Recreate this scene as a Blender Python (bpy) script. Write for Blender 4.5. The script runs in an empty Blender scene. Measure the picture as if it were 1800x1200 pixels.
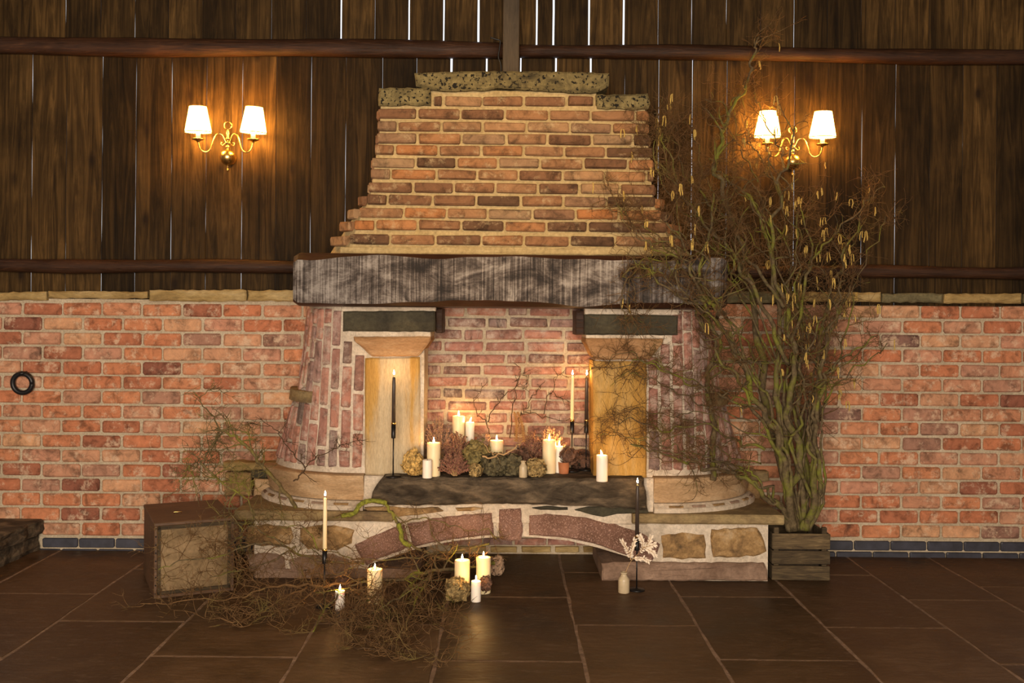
import bpy, bmesh, math, random
from mathutils import Vector, Matrix, noise as mnoise

random.seed(7)
SC = bpy.context.scene
COL = SC.collection
PI = math.pi

# ---------------------------------------------------------------- camera, world, lights, exposure
F_PX, CX, CY, CAM_H, CAM_D = 1750.0, 885.0, 555.0, 1.354, 5.68
ROLL = math.radians(0.5)
cam_data = bpy.data.cameras.new('camera')
cam_data.sensor_width = 36.0
cam_data.lens = F_PX / 1800.0 * 36.0
cam_data.shift_x = (900.0 - CX) / 1800.0
cam_data.shift_y = -(600.0 - CY) / 1800.0
cam_data.clip_start = 0.05
cam = bpy.data.objects.new('camera', cam_data)
COL.objects.link(cam)
cam.matrix_world = (Matrix.Translation((0, -CAM_D, CAM_H)) @ Matrix.Rotation(PI / 2, 4, 'X')
                    @ Matrix.Rotation(ROLL, 4, 'Z'))
SC.camera = cam

world = bpy.data.worlds.new('world')
SC.world = world
world.use_nodes = True
wn = world.node_tree.nodes
wn['Background'].inputs['Color'].default_value = (0.95, 0.96, 1.0, 1)
wn['Background'].inputs['Strength'].default_value = 1.3


def area_light(name, loc, target, sx, sy, power, color):
    d = bpy.data.lights.new(name, 'AREA')
    d.shape = 'RECTANGLE'
    d.size, d.size_y = sx, sy
    d.energy = power
    d.color = color
    o = bpy.data.objects.new(name, d)
    COL.objects.link(o)
    o.location = loc
    o.rotation_euler = (Vector(target) - Vector(loc)).to_track_quat('-Z', 'Y').to_euler()
    return o


# daylight through the barn's glazed doors behind the camera
area_light('door_daylight', (-0.4, -7.85, 1.55), (-0.4, 0.0, 1.0), 4.2, 2.6, 580, (1.0, 0.82, 0.62))


def spot_light(name, loc, target, power, color, angle, blend, radius):
    d = bpy.data.lights.new(name, 'SPOT')
    d.energy = power
    d.color = color
    d.spot_size = math.radians(angle)
    d.spot_blend = blend
    d.shadow_soft_size = radius
    o = bpy.data.objects.new(name, d)
    COL.objects.link(o)
    o.location = loc
    o.rotation_euler = (Vector(target) - Vector(loc)).to_track_quat('-Z', 'Y').to_euler()
    return o


# warm spotlight on a roof beam, aimed at the chimney breast
SPOT_LOC = (0.1, -3.6, 3.55)
spot_light('roof_spot_lamp', SPOT_LOC, (0.03, -0.45, 1.98), 1250, (1.0, 0.60, 0.21), 34, 0.75, 0.06)

SC.view_settings.view_transform = 'Standard'
SC.view_settings.look = 'None'
SC.view_settings.gamma = 1.0
SC.view_settings.use_curve_mapping = False
SC.view_settings.exposure = 0.0
SC.cycles.use_denoising = True
SC.cycles.max_bounces = 7
SC.cycles.diffuse_bounces = 3
SC.cycles.glossy_bounces = 3
SC.cycles.transmission_bounces = 4
SC.cycles.sample_clamp_indirect = 4.0

# ---------------------------------------------------------------- measuring helpers
_c, _s = math.cos(ROLL), math.sin(ROLL)


def ray(x, y):
    dx, dy = x - CX, y - CY
    return dx * _c + dy * _s, -dx * _s + dy * _c


def P(x, y, Y):
    """point of the photograph seen at world depth Y"""
    sx, sy = ray(x, y)
    Z = Y + CAM_D
    return Vector((sx * Z / F_PX, Y, CAM_H - sy * Z / F_PX))


def PZ(x, y, z):
    """point of the photograph lying at height z"""
    sx, sy = ray(x, y)
    Z = (CAM_H - z) * F_PX / sy
    return Vector((sx * Z / F_PX, Z - CAM_D, z))


def px(n, Y):
    return n * (Y + CAM_D) / F_PX


# ---------------------------------------------------------------- object helpers
def link(name, me, material=None, parent=None):
    o = bpy.data.objects.new(name, me)
    COL.objects.link(o)
    if material is not None and me is not None and not me.materials:
        me.materials.append(material)
    if parent is not None:
        o.parent = parent
    return o


def tag(o, label=None, cat=None, group=None, kind=None):
    if label:
        o['label'] = label
    if cat:
        o['category'] = cat
    if group:
        o['group'] = group
    if kind:
        o['kind'] = kind
    return o


def thing(name, loc=(0, 0, 0), rz=0.0, label=None, cat=None, group=None, kind=None):
    o = bpy.data.objects.new(name, None)
    COL.objects.link(o)
    o.empty_display_size = 0.05
    o.location = loc
    o.rotation_euler = (0, 0, rz)
    return tag(o, label, cat, group, kind)


def me_from(bm, name, smooth=False):
    bmesh.ops.recalc_face_normals(bm, faces=bm.faces[:])
    me = bpy.data.meshes.new(name)
    bm.to_mesh(me)
    bm.free()
    if smooth:
        for p in me.polygons:
            p.use_smooth = True
    return me


def bm_box(bm, x0, x1, y0, y1, z0, z1):
    vs = [bm.verts.new(p) for p in ((x0, y0, z0), (x1, y0, z0), (x1, y1, z0), (x0, y1, z0),
                                    (x0, y0, z1), (x1, y0, z1), (x1, y1, z1), (x0, y1, z1))]
    for f in ((0, 3, 2, 1), (4, 5, 6, 7), (0, 1, 5, 4), (1, 2, 6, 5), (2, 3, 7, 6), (3, 0, 4, 7)):
        bm.faces.new([vs[i] for i in f])
    return vs


def box_me(name, x0, x1, y0, y1, z0, z1, bev=0.0, seg=1, jit=0.0, rnd=random):
    bm = bmesh.new()
    bm_box(bm, x0, x1, y0, y1, z0, z1)
    if bev > 0:
        bmesh.ops.bevel(bm, geom=bm.edges[:], offset=bev, segments=seg, affect='EDGES', profile=0.6)
    if jit > 0:
        for v in bm.verts:
            v.co += Vector((rnd.uniform(-jit, jit), rnd.uniform(-jit, jit), rnd.uniform(-jit, jit)))
    return me_from(bm, name)


def lathe_me(name, prof, seg=20, smooth=True, mats=None):
    """prof: list of (r, z); mats: list of material index for each band"""
    verts, faces, mi = [], [], []
    n = len(prof)
    for r, z in prof:
        for k in range(seg):
            a = 2 * PI * k / seg
            verts.append((r * math.cos(a), r * math.sin(a), z))
    for i in range(n - 1):
        for k in range(seg):
            k2 = (k + 1) % seg
            faces.append((i * seg + k, i * seg + k2, (i + 1) * seg + k2, (i + 1) * seg + k))
            mi.append(mats[i] if mats else 0)
    if prof[0][0] > 1e-4:
        faces.append(tuple(range(seg))[::-1]); mi.append(mats[0] if mats else 0)
    if prof[-1][0] > 1e-4:
        faces.append(tuple((n - 1) * seg + k for k in range(seg))); mi.append(mats[-1] if mats else 0)
    me = bpy.data.meshes.new(name)
    me.from_pydata(verts, [], faces)
    for p, m in zip(me.polygons, mi):
        p.material_index = m
        p.use_smooth = smooth and len(p.vertices) == 4
    return me


def tube_data(V, Fc, pts, rads, sides=6, cap=True):
    """append a tube along pts to vertex list V / face list Fc"""
    n = len(pts)
    base = len(V)
    prev = None
    for i in range(n):
        t = (pts[min(i + 1, n - 1)] - pts[max(i - 1, 0)])
        if t.length < 1e-9:
            t = Vector((0, 0, 1))
        t.normalize()
        if prev is None:
            ref = Vector((0, 0, 1)) if abs(t.z) < 0.9 else Vector((1, 0, 0))
            u = t.cross(ref).normalized()
        else:
            u = prev - t * prev.dot(t)
            if u.length < 1e-6:
                u = t.cross(Vector((1, 0, 0.3)))
            u.normalize()
        prev = u
        w = t.cross(u)
        r = rads[i]
        for k in range(sides):
            a = 2 * PI * k / sides
            V.append(pts[i] + u * (r * math.cos(a)) + w * (r * math.sin(a)))
    for i in range(n - 1):
        for k in range(sides):
            k2 = (k + 1) % sides
            Fc.append((base + i * sides + k, base + i * sides + k2,
                       base + (i + 1) * sides + k2, base + (i + 1) * sides + k))
    if cap:
        Fc.append(tuple(base + k for k in range(sides))[::-1])
        Fc.append(tuple(base + (n - 1) * sides + k for k in range(sides)))


def py_me(name, V, Fc, smooth=True):
    me = bpy.data.meshes.new(name)
    me.from_pydata([tuple(v) for v in V], [], Fc)
    if smooth:
        for p in me.polygons:
            p.use_smooth = True
    return me


def tube_me(name, pts, rads, sides=8, smooth=True):
    V, Fc = [], []
    pts = [Vector(p) for p in pts]
    if not isinstance(rads, (list, tuple)):
        rads = [rads] * len(pts)
    tube_data(V, Fc, pts, rads, sides)
    return py_me(name, V, Fc, smooth)


def catmull(pts, per=6):
    out = []
    n = len(pts)
    for i in range(n - 1):
        p0, p1, p2, p3 = pts[max(i - 1, 0)], pts[i], pts[i + 1], pts[min(i + 2, n - 1)]
        for k in range(per):
            t = k / per
            out.append(0.5 * ((2 * p1) + (p2 - p0) * t + (2 * p0 - 5 * p1 + 4 * p2 - p3) * t * t
                              + (3 * p1 - p0 - 3 * p2 + p3) * t ** 3))
    out.append(pts[-1].copy())
    return out


# ---------------------------------------------------------------- materials
def new_mat(name):
    m = bpy.data.materials.new(name)
    m.use_nodes = True
    nt = m.node_tree
    b = nt.nodes['Principled BSDF']
    return m, nt, b


def nd(nt, typ, **kw):
    n = nt.nodes.new(typ)
    for k, v in kw.items():
        if k in n.inputs:
            n.inputs[k].default_value = v
        else:
            setattr(n, k, v)
    return n


def ramp(nt, stops, interp='LINEAR'):
    n = nt.nodes.new('ShaderNodeValToRGB')
    e = n.color_ramp.elements
    n.color_ramp.interpolation = interp
    while len(e) < len(stops):
        e.new(0.5)
    for el, (p, c) in zip(e, stops):
        el.position = p
        el.color = (c[0], c[1], c[2], 1) if not isinstance(c, (int, float)) else (c, c, c, 1)
    return n


def coords(nt, scale=(1, 1, 1), rand=True):
    """object coordinates, shifted by a per-object random amount, scaled"""
    tc = nt.nodes.new('ShaderNodeTexCoord')
    mp = nt.nodes.new('ShaderNodeMapping')
    mp.inputs['Scale'].default_value = scale
    nt.links.new(tc.outputs['Object'], mp.inputs['Vector'])
    oi = nt.nodes.new('ShaderNodeObjectInfo')
    if rand:
        mul = nd(nt, 'ShaderNodeMath', operation='MULTIPLY')
        mul.inputs[1].default_value = 57.0
        nt.links.new(oi.outputs['Random'], mul.inputs[0])
        nt.links.new(mul.outputs[0], mp.inputs['Location'])
    return mp.outputs['Vector'], oi


def noise_n(nt, vec, scale, detail=4.0, rough=0.55, dist=0.0):
    n = nt.nodes.new('ShaderNodeTexNoise')
    n.inputs['Scale'].default_value = scale
    n.inputs['Detail'].default_value = detail
    n.inputs['Roughness'].default_value = rough
    n.inputs['Distortion'].default_value = dist
    nt.links.new(vec, n.inputs['Vector'])
    return n


def mixc(nt, fac, a, b, blend='MIX'):
    n = nt.nodes.new('ShaderNodeMix')
    n.data_type = 'RGBA'
    n.blend_type = blend
    for val, idx in ((fac, 0), (a, 6), (b, 7)):
        if isinstance(val, (int, float)):
            n.inputs[idx].default_value = val
        elif isinstance(val, (tuple, list)):
            n.inputs[idx].default_value = (val[0], val[1], val[2], 1)
        else:
            nt.links.new(val, n.inputs[idx])
    return n.outputs[2]


def bump(nt, b, height, strength=0.4, dist=0.01):
    n = nt.nodes.new('ShaderNodeBump')
    n.inputs['Strength'].default_value = strength
    n.inputs['Distance'].default_value = dist
    nt.links.new(height, n.inputs['Height'])
    nt.links.new(n.outputs['Normal'], b.inputs['Normal'])


def plain(name, col, rough=0.6, metal=0.0, var=0.25, scale=25.0, bmp=0.15, spec=0.5, coat=0.0):
    m, nt, b = new_mat(name)
    vec, oi = coords(nt)
    n = noise_n(nt, vec, scale)
    r = ramp(nt, [(0.3, tuple(c * (1 - var) for c in col)), (0.7, tuple(min(1, c * (1 + var)) for c in col))])
    nt.links.new(n.outputs['Fac'], r.inputs[0])
    nt.links.new(r.outputs[0], b.inputs['Base Color'])
    b.inputs['Roughness'].default_value = rough
    b.inputs['Metallic'].default_value = metal
    b.inputs['Specular IOR Level'].default_value = spec
    b.inputs['Coat Weight'].default_value = coat
    if bmp > 0:
        bump(nt, b, n.outputs['Fac'], bmp, 0.004)
    return m


def brick_mat(name, stops, bloom=(0.62, 0.5, 0.4), bloom_lo=0.56, bloom_hi=0.68, soot=0.35, seed=0.0, bloom_amt=0.7):
    """each brick takes its colour from its own random value, with blotches, bloom and scorched patches"""
    m, nt, b = new_mat(name)
    vec, oi = coords(nt)
    r = ramp(nt, stops)
    nt.links.new(oi.outputs['Random'], r.inputs[0])
    n1 = noise_n(nt, vec, 15.0, 9, 0.68, 0.5)
    d = ramp(nt, [(0.34, 0.42), (0.5, 0.95), (0.7, 1.25)])
    nt.links.new(n1.outputs['Fac'], d.inputs[0])
    c1 = mixc(nt, 1.0, r.outputs[0], d.outputs[0], 'MULTIPLY')
    # pale lime bloom in ragged patches
    n2 = noise_n(nt, vec, 13.0, 10, 0.76, 0.0)
    bl = ramp(nt, [(bloom_lo, 0.0), (bloom_hi, bloom_amt)])
    nt.links.new(n2.outputs['Fac'], bl.inputs[0])
    c2 = mixc(nt, bl.outputs[0], c1, bloom)
    # scorch
    n3 = noise_n(nt, vec, 8.5, 6, 0.6, 0.8)
    so = ramp(nt, [(0.60, 0.0), (0.74, soot)])
    nt.links.new(n3.outputs['Fac'], so.inputs[0])
    c3 = mixc(nt, so.outputs[0], c2, (0.045, 0.026, 0.02))
    nt.links.new(c3, b.inputs['Base Color'])
    b.inputs['Roughness'].default_value = 0.88
    b.inputs['Specular IOR Level'].default_value = 0.25
    n4 = noise_n(nt, vec, 110.0, 6, 0.75)
    add = nd(nt, 'ShaderNodeMath', operation='ADD')
    nt.links.new(n4.outputs['Fac'], add.inputs[0])
    nt.links.new(n2.outputs['Fac'], add.inputs[1])
    bump(nt, b, add.outputs[0], 0.8, 0.008)
    return m


def stone_mat(name, stops, scale=7.0, stretch=(1, 1, 1), speck=None, rough=0.85, bmp=0.5, fine=55.0, spec=0.25, bd=0.008):
    m, nt, b = new_mat(name)
    vec, oi = coords(nt, stretch)
    n1 = noise_n(nt, vec, scale, 6, 0.6, 0.5)
    r = ramp(nt, stops)
    nt.links.new(n1.outputs['Fac'], r.inputs[0])
    n2 = noise_n(nt, vec, fine, 5, 0.7)
    d = ramp(nt, [(0.3, 0.7), (0.7, 1.2)])
    nt.links.new(n2.outputs['Fac'], d.inputs[0])
    c = mixc(nt, 1.0, r.outputs[0], d.outputs[0], 'MULTIPLY')
    if speck:
        col, sc_, lo, hi = speck
        v = noise_n(nt, vec, sc_, 2, 0.5)
        sr = ramp(nt, [(lo, 0.0), (hi, 1.0)])
        nt.links.new(v.outputs['Fac'], sr.inputs[0])
        c = mixc(nt, sr.outputs[0], c, col)
    nt.links.new(c, b.inputs['Base Color'])
    b.inputs['Roughness'].default_value = rough
    b.inputs['Specular IOR Level'].default_value = spec
    add = nd(nt, 'ShaderNodeMath', operation='ADD')
    nt.links.new(n1.outputs['Fac'], add.inputs[0])
    nt.links.new(n2.outputs['Fac'], add.inputs[1])
    bump(nt, b, add.outputs[0], bmp, bd)
    return m


def wood_mat(name, stops, grain=(9, 9, 0.7), rough=0.6, bmp=0.35, knots=True, spec=0.4, gscale=6.0, tint=0.35):
    m, nt, b = new_mat(name)
    vec, oi = coords(nt, grain)
    n1 = noise_n(nt, vec, gscale, 10, 0.68, 1.8)
    r = ramp(nt, stops)
    nt.links.new(n1.outputs['Fac'], r.inputs[0])
    tr = ramp(nt, [(0.0, 1.0 - tint), (1.0, 1.0 + tint)])
    nt.links.new(oi.outputs['Random'], tr.inputs[0])
    c = mixc(nt, 1.0, r.outputs[0], tr.outputs[0], 'MULTIPLY')
    vec2, _ = coords(nt, (1, 1, 1))
    big = noise_n(nt, vec2, 2.6, 4, 0.6, 0.4)
    br = ramp(nt, [(0.3, 0.55), (0.7, 1.25)])
    nt.links.new(big.outputs['Fac'], br.inputs[0])
    c = mixc(nt, 1.0, c, br.outputs[0], 'MULTIPLY')
    if knots:
        vec3, _ = coords(nt, (4.5, 1, 2.2))
        vo = nt.nodes.new('ShaderNodeTexVoronoi')
        vo.inputs['Scale'].default_value = 1.3
        nt.links.new(vec3, vo.inputs['Vector'])
        kr = ramp(nt, [(0.05, 0.9), (0.17, 0.0)])
        nt.links.new(vo.outputs['Distance'], kr.inputs[0])
        c = mixc(nt, kr.outputs[0], c, (0.012, 0.006, 0.003))
    nt.links.new(c, b.inputs['Base Color'])
    b.inputs['Roughness'].default_value = rough
    b.inputs['Specular IOR Level'].default_value = spec
    bump(nt, b, n1.outputs['Fac'], bmp, 0.006)
    return m


def emit_mat(name, col, strength):
    m, nt, b = new_mat(name)
    b.inputs['Base Color'].default_value = (0.8, 0.7, 0.5, 1)
    b.inputs['Emission Color'].default_value = (*col, 1)
    b.inputs['Emission Strength'].default_value = strength
    return m


M = {}
M['mortar'] = stone_mat('mortar', [(0.3, (0.36, 0.29, 0.20)), (0.55, (0.48, 0.40, 0.29)), (0.75, (0.56, 0.48, 0.36))], 5.0, bmp=0.5, fine=90, rough=0.95)
M['mortar_pale'] = stone_mat('mortar_pale', [(0.3, (0.46, 0.38, 0.29)), (0.55, (0.60, 0.51, 0.41)), (0.75, (0.68, 0.60, 0.50))], 6.0, bmp=0.6, fine=60, rough=0.95)
M['mortar_gold'] = stone_mat('mortar_gold', [(0.3, (0.36, 0.265, 0.125)), (0.7, (0.48, 0.37, 0.195))], 6.0, bmp=0.6, fine=60, rough=0.95)
M['wall_brick'] = brick_mat('wall_brick', [
    (0.0, (0.25, 0.095, 0.065)), (0.06, (0.42, 0.155, 0.085)), (0.22, (0.55, 0.20, 0.10)), (0.42, (0.60, 0.25, 0.125)),
    (0.56, (0.54, 0.27, 0.17)), (0.70, (0.64, 0.35, 0.19)), (0.84, (0.58, 0.28, 0.18)), (0.96, (0.44, 0.23, 0.155)), (1.0, (0.24, 0.13, 0.105))],
    bloom=(0.74, 0.54, 0.38), bloom_lo=0.52, bloom_hi=0.62, soot=0.7, bloom_amt=0.72)
M['chimney_brick'] = brick_mat('chimney_brick', [
    (0.0, (0.12, 0.065, 0.036)), (0.18, (0.21, 0.105, 0.055)), (0.36, (0.29, 0.145, 0.07)), (0.58, (0.33, 0.185, 0.095)),
    (0.76, (0.42, 0.17, 0.06)), (0.88, (0.36, 0.235, 0.13)), (1.0, (0.24, 0.13, 0.075))],
    bloom=(0.56, 0.43, 0.25), bloom_lo=0.54, bloom_hi=0.66, soot=0.65, bloom_amt=0.6)
M['old_brick'] = brick_mat('old_brick', [
    (0.0, (0.17, 0.12, 0.10)), (0.2, (0.33, 0.17, 0.135)), (0.45, (0.42, 0.20, 0.155)), (0.65, (0.48, 0.23, 0.165)),
    (0.85, (0.36, 0.22, 0.19)), (1.0, (0.26, 0.185, 0.165))],
    bloom=(0.60, 0.50, 0.42), bloom_lo=0.48, bloom_hi=0.63, soot=0.6, bloom_amt=0.68)
M['limewash'] = stone_mat('limewash', [(0.38, (0.40, 0.26, 0.17)), (0.5, (0.62, 0.52, 0.40)), (0.7, (0.72, 0.64, 0.53))], 22.0, bmp=0.9, fine=50)
M['blue_brick'] = plain('blue_brick', (0.032, 0.033, 0.048), 0.55, var=0.35, scale=18)
M['sandstone'] = stone_mat('sandstone', [(0.3, (0.30, 0.19, 0.10)), (0.5, (0.44, 0.29, 0.16)), (0.7, (0.52, 0.38, 0.24))], 5.0, (1, 1, 3.5), bmp=0.3)
M['ochre_stone'] = stone_mat('ochre_stone', [(0.36, (0.36, 0.19, 0.04)), (0.49, (0.46, 0.28, 0.085)), (0.56, (0.47, 0.36, 0.22)), (0.7, (0.52, 0.43, 0.29))], 2.1, (4.0, 1, 0.45), bmp=0.25, fine=80)
M['gold_stone'] = stone_mat('gold_stone', [(0.34, (0.36, 0.19, 0.04)), (0.5, (0.48, 0.28, 0.075)), (0.62, (0.50, 0.33, 0.13)), (0.75, (0.52, 0.40, 0.23))], 2.1, (3.0, 1, 0.6), bmp=0.25, fine=80)
M['capital_stone'] = stone_mat('capital_stone', [(0.3, (0.24, 0.125, 0.055)), (0.5, (0.36, 0.20, 0.095)), (0.7, (0.44, 0.28, 0.15))], 5.0, (1, 1, 4.5), bmp=0.3)
M['rubble_stone'] = stone_mat('rubble_stone', [(0.3, (0.09, 0.06, 0.035)), (0.46, (0.28, 0.17, 0.075)), (0.56, (0.40, 0.25, 0.11)), (0.7, (0.50, 0.36, 0.21))], 12.0, bmp=0.9, bd=0.014)
M['ledge_stone'] = stone_mat('ledge_stone', [(0.3, (0.12, 0.08, 0.045)), (0.5, (0.25, 0.18, 0.09)), (0.7, (0.36, 0.27, 0.13))], 6.0, (1, 1, 2), bmp=0.5)
M['dark_stone'] = stone_mat('dark_stone', [(0.3, (0.030, 0.026, 0.019)), (0.55, (0.062, 0.054, 0.034)), (0.75, (0.105, 0.085, 0.05))], 6.0, bmp=0.5)
M['hearth_stone'] = stone_mat('hearth_stone', [(0.3, (0.028, 0.020, 0.013)), (0.5, (0.085, 0.064, 0.043)), (0.72, (0.21, 0.155, 0.10))], 13.0, (0.6, 1, 1.6), bmp=1.0, fine=40, bd=0.014)
M['arch_stone'] = stone_mat('arch_stone', [(0.3, (0.17, 0.09, 0.062)), (0.5, (0.25, 0.135, 0.098)), (0.7, (0.33, 0.19, 0.145))], 6.0, speck=((0.48, 0.30, 0.24), 160.0, 0.56, 0.66), bmp=1.0, fine=110, bd=0.010)
M['plinth_stone'] = stone_mat('plinth_stone', [(0.3, (0.17, 0.105, 0.072)), (0.7, (0.32, 0.215, 0.155))], 7.0, bmp=0.6)
M['cap_stone'] = stone_mat('cap_stone', [(0.3, (0.05, 0.04, 0.02)), (0.5, (0.17, 0.135, 0.06)), (0.72, (0.28, 0.225, 0.10))], 9.0, speck=((0.012, 0.010, 0.007), 62.0, 0.57, 0.62), bmp=0.8)
M['coping_stone'] = stone_mat('coping_stone', [(0.3, (0.20, 0.13, 0.05)), (0.5, (0.36, 0.25, 0.10)), (0.7, (0.46, 0.35, 0.18))], 8.0, (0.5, 1, 1.5), bmp=0.7)
M['coping_grey'] = stone_mat('coping_grey', [(0.3, (0.09, 0.075, 0.04)), (0.7, (0.20, 0.17, 0.09))], 8.0, bmp=0.7)
M['flagstone'] = None
M['plank'] = wood_mat('plank', [(0.28, (0.008, 0.004, 0.0012)), (0.48, (0.038, 0.0205, 0.006)), (0.72, (0.108, 0.060, 0.019))], (6.5, 6.5, 0.36), rough=0.7, bmp=0.6, spec=0.12, gscale=3.4, tint=0.5)
M['rail_wood'] = wood_mat('rail_wood', [(0.3, (0.016, 0.007, 0.004)), (0.55, (0.045, 0.019, 0.009)), (0.75, (0.095, 0.042, 0.018))], (0.6, 9, 9), rough=0.5, bmp=0.7, knots=False, tint=0.1, spec=0.2)
M['post_wood'] = wood_mat('post_wood', [(0.3, (0.05, 0.032, 0.016)), (0.7, (0.10, 0.068, 0.036))], (9, 9, 0.7), rough=0.7, bmp=0.3, knots=False, tint=0.1)
M['box_wood'] = wood_mat('box_wood', [(0.3, (0.06, 0.029, 0.014)), (0.7, (0.15, 0.078, 0.038))], (1.2, 7, 7), rough=0.55, bmp=0.3, knots=False, tint=0.1)
M['box_panel'] = stone_mat('box_panel', [(0.3, (0.13, 0.085, 0.042)), (0.5, (0.23, 0.155, 0.08)), (0.7, (0.31, 0.215, 0.12))], 5.0, (1, 1, 1), bmp=0.25, rough=0.8)
M['crate_wood'] = wood_mat('crate_wood', [(0.3, (0.025, 0.016, 0.009)), (0.55, (0.085, 0.058, 0.028)), (0.78, (0.19, 0.135, 0.07))], (0.9, 9, 9), rough=0.85, bmp=0.6, knots=False)
M['iron'] = plain('iron', (0.012, 0.012, 0.014), 0.42, 0.3, bmp=0.1)
M['black_metal'] = plain('black_metal', (0.014, 0.013, 0.014), 0.35, 0.5, bmp=0.0)
M['brass'] = plain('brass', (0.86, 0.58, 0.20), 0.27, 1.0, var=0.08, bmp=0.03)
M['stoneware'] = plain('stoneware', (0.50, 0.40, 0.26), 0.35, var=0.12, bmp=0.05)
M['terracotta'] = plain('terracotta', (0.42, 0.15, 0.06), 0.8, var=0.15)
M['soil'] = plain('soil', (0.03, 0.02, 0.012), 0.95, var=0.5, scale=60, bmp=0.8)
M['black_plastic'] = plain('black_plastic', (0.01, 0.01, 0.01), 0.5)
M['plaster'] = plain('plaster', (0.16, 0.11, 0.07), 0.9, scale=4)


def flag_mat():
    m, nt, b = new_mat('flagstone')
    vec, oi = coords(nt)
    n1 = noise_n(nt, vec, 3.2, 7, 0.62, 0.6)
    r = ramp(nt, [(0.3, (0.034, 0.019, 0.009)), (0.5, (0.072, 0.040, 0.019)), (0.72, (0.115, 0.067, 0.036))])
    nt.links.new(n1.outputs['Fac'], r.inputs[0])
    tr = ramp(nt, [(0.0, 0.78), (1.0, 1.22)])
    nt.links.new(oi.outputs['Random'], tr.inputs[0])
    c = mixc(nt, 1.0, r.outputs[0], tr.outputs[0], 'MULTIPLY')
    vecs, _ = coords(nt, (0.8, 2.4, 1.0))
    n2 = noise_n(nt, vecs, 20.0, 8, 0.75)
    sp = ramp(nt, [(0.54, 0.0), (0.68, 0.55)])
    nt.links.new(n2.outputs['Fac'], sp.inputs[0])
    c = mixc(nt, sp.outputs[0], c, (0.17, 0.12, 0.085))
    nt.links.new(c, b.inputs['Base Color'])
    rr = ramp(nt, [(0.3, 0.36), (0.7, 0.62)])
    nt.links.new(n1.outputs['Fac'], rr.inputs[0])
    nt.links.new(rr.outputs[0], b.inputs['Roughness'])
    b.inputs['Specular IOR Level'].default_value = 0.17
    vec2, _ = coords(nt, (1.0, 3.0, 1.0))
    n3 = noise_n(nt, vec2, 9.0, 5, 0.6)
    add = nd(nt, 'ShaderNodeMath', operation='ADD')
    nt.links.new(n3.outputs['Fac'], add.inputs[0])
    nt.links.new(n1.outputs['Fac'], add.inputs[1])
    bump(nt, b, add.outputs[0], 0.35, 0.012)
    return m


M['flagstone'] = flag_mat()
M['grout'] = stone_mat('grout', [(0.3, (0.16, 0.10, 0.062)), (0.7, (0.34, 0.23, 0.16))], 20.0, bmp=0.5)


def mantel_mat():
    m, nt, b = new_mat('mantel_face')
    vec, oi = coords(nt, (62, 4, 1.0))
    n1 = noise_n(nt, vec, 1.6, 9, 0.8, 0.15)      # upright saw marks
    vec2, _ = coords(nt, (1.4, 1, 2.6))
    n2 = noise_n(nt, vec2, 3.2, 6, 0.62, 0.8)      # large rubbed patches
    vec3, _ = coords(nt, (9, 6, 24))
    n3 = noise_n(nt, vec3, 3.0, 8, 0.7, 1.6)       # lengthwise grain
    a = nd(nt, 'ShaderNodeMath', operation='MULTIPLY_ADD')
    nt.links.new(n1.outputs['Fac'], a.inputs[0]); a.inputs[1].default_value = 1.0
    nt.links.new(n2.outputs['Fac'], a.inputs[2])
    a2 = nd(nt, 'ShaderNodeMath', operation='MULTIPLY_ADD')
    nt.links.new(n3.outputs['Fac'], a2.inputs[0]); a2.inputs[1].default_value = 0.30
    nt.links.new(a.outputs[0], a2.inputs[2])
    dv = nd(nt, 'ShaderNodeMapRange')
    dv.inputs[1].default_value = 0.82; dv.inputs[2].default_value = 1.48
    nt.links.new(a2.outputs[0], dv.inputs[0])
    r = ramp(nt, [(0.26, (0.010, 0.006, 0.004)), (0.42, (0.045, 0.033, 0.027)), (0.56, (0.125, 0.102, 0.090)), (0.76, (0.30, 0.27, 0.245))])
    nt.links.new(dv.outputs[0], r.inputs[0])
    nt.links.new(r.outputs[0], b.inputs['Base Color'])
    b.inputs['Roughness'].default_value = 0.45
    b.inputs['Specular IOR Level'].default_value = 0.18
    bump(nt, b, a2.outputs[0], 0.5, 0.006)
    return m


M['mantel_face'] = mantel_mat()
M['mantel_edge'] = wood_mat('mantel_edge', [(0.3, (0.018, 0.007, 0.004)), (0.7, (0.06, 0.024, 0.013))], (0.6, 9, 9), rough=0.33, knots=False, tint=0.0)


def wax_mat(name, col, glow):
    m, nt, b = new_mat(name)
    b.inputs['Base Color'].default_value = (*col, 1)
    b.inputs['Roughness'].default_value = 0.45
    b.inputs['Subsurface Weight'].default_value = 0.3
    b.inputs['Subsurface Radius'].default_value = (0.016, 0.010, 0.006)
    b.inputs['Subsurface Scale'].default_value = 1.0
    vec, oi = coords(nt)
    n = noise_n(nt, vec, 30.0, 3)
    bump(nt, b, n.outputs['Fac'], 0.08, 0.003)
    return m


M['wax_ivory'] = wax_mat('wax_ivory', (0.90, 0.74, 0.46), 0)
M['wax_white'] = wax_mat('wax_white', (0.90, 0.82, 0.72), 0)
M['wax_brown'] = plain('wax_brown', (0.05, 0.035, 0.028), 0.4, bmp=0.03)
M['wick'] = plain('wick', (0.02, 0.015, 0.01), 0.9)
M['flame'] = emit_mat('flame', (1.0, 0.52, 0.15), 430.0)


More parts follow.
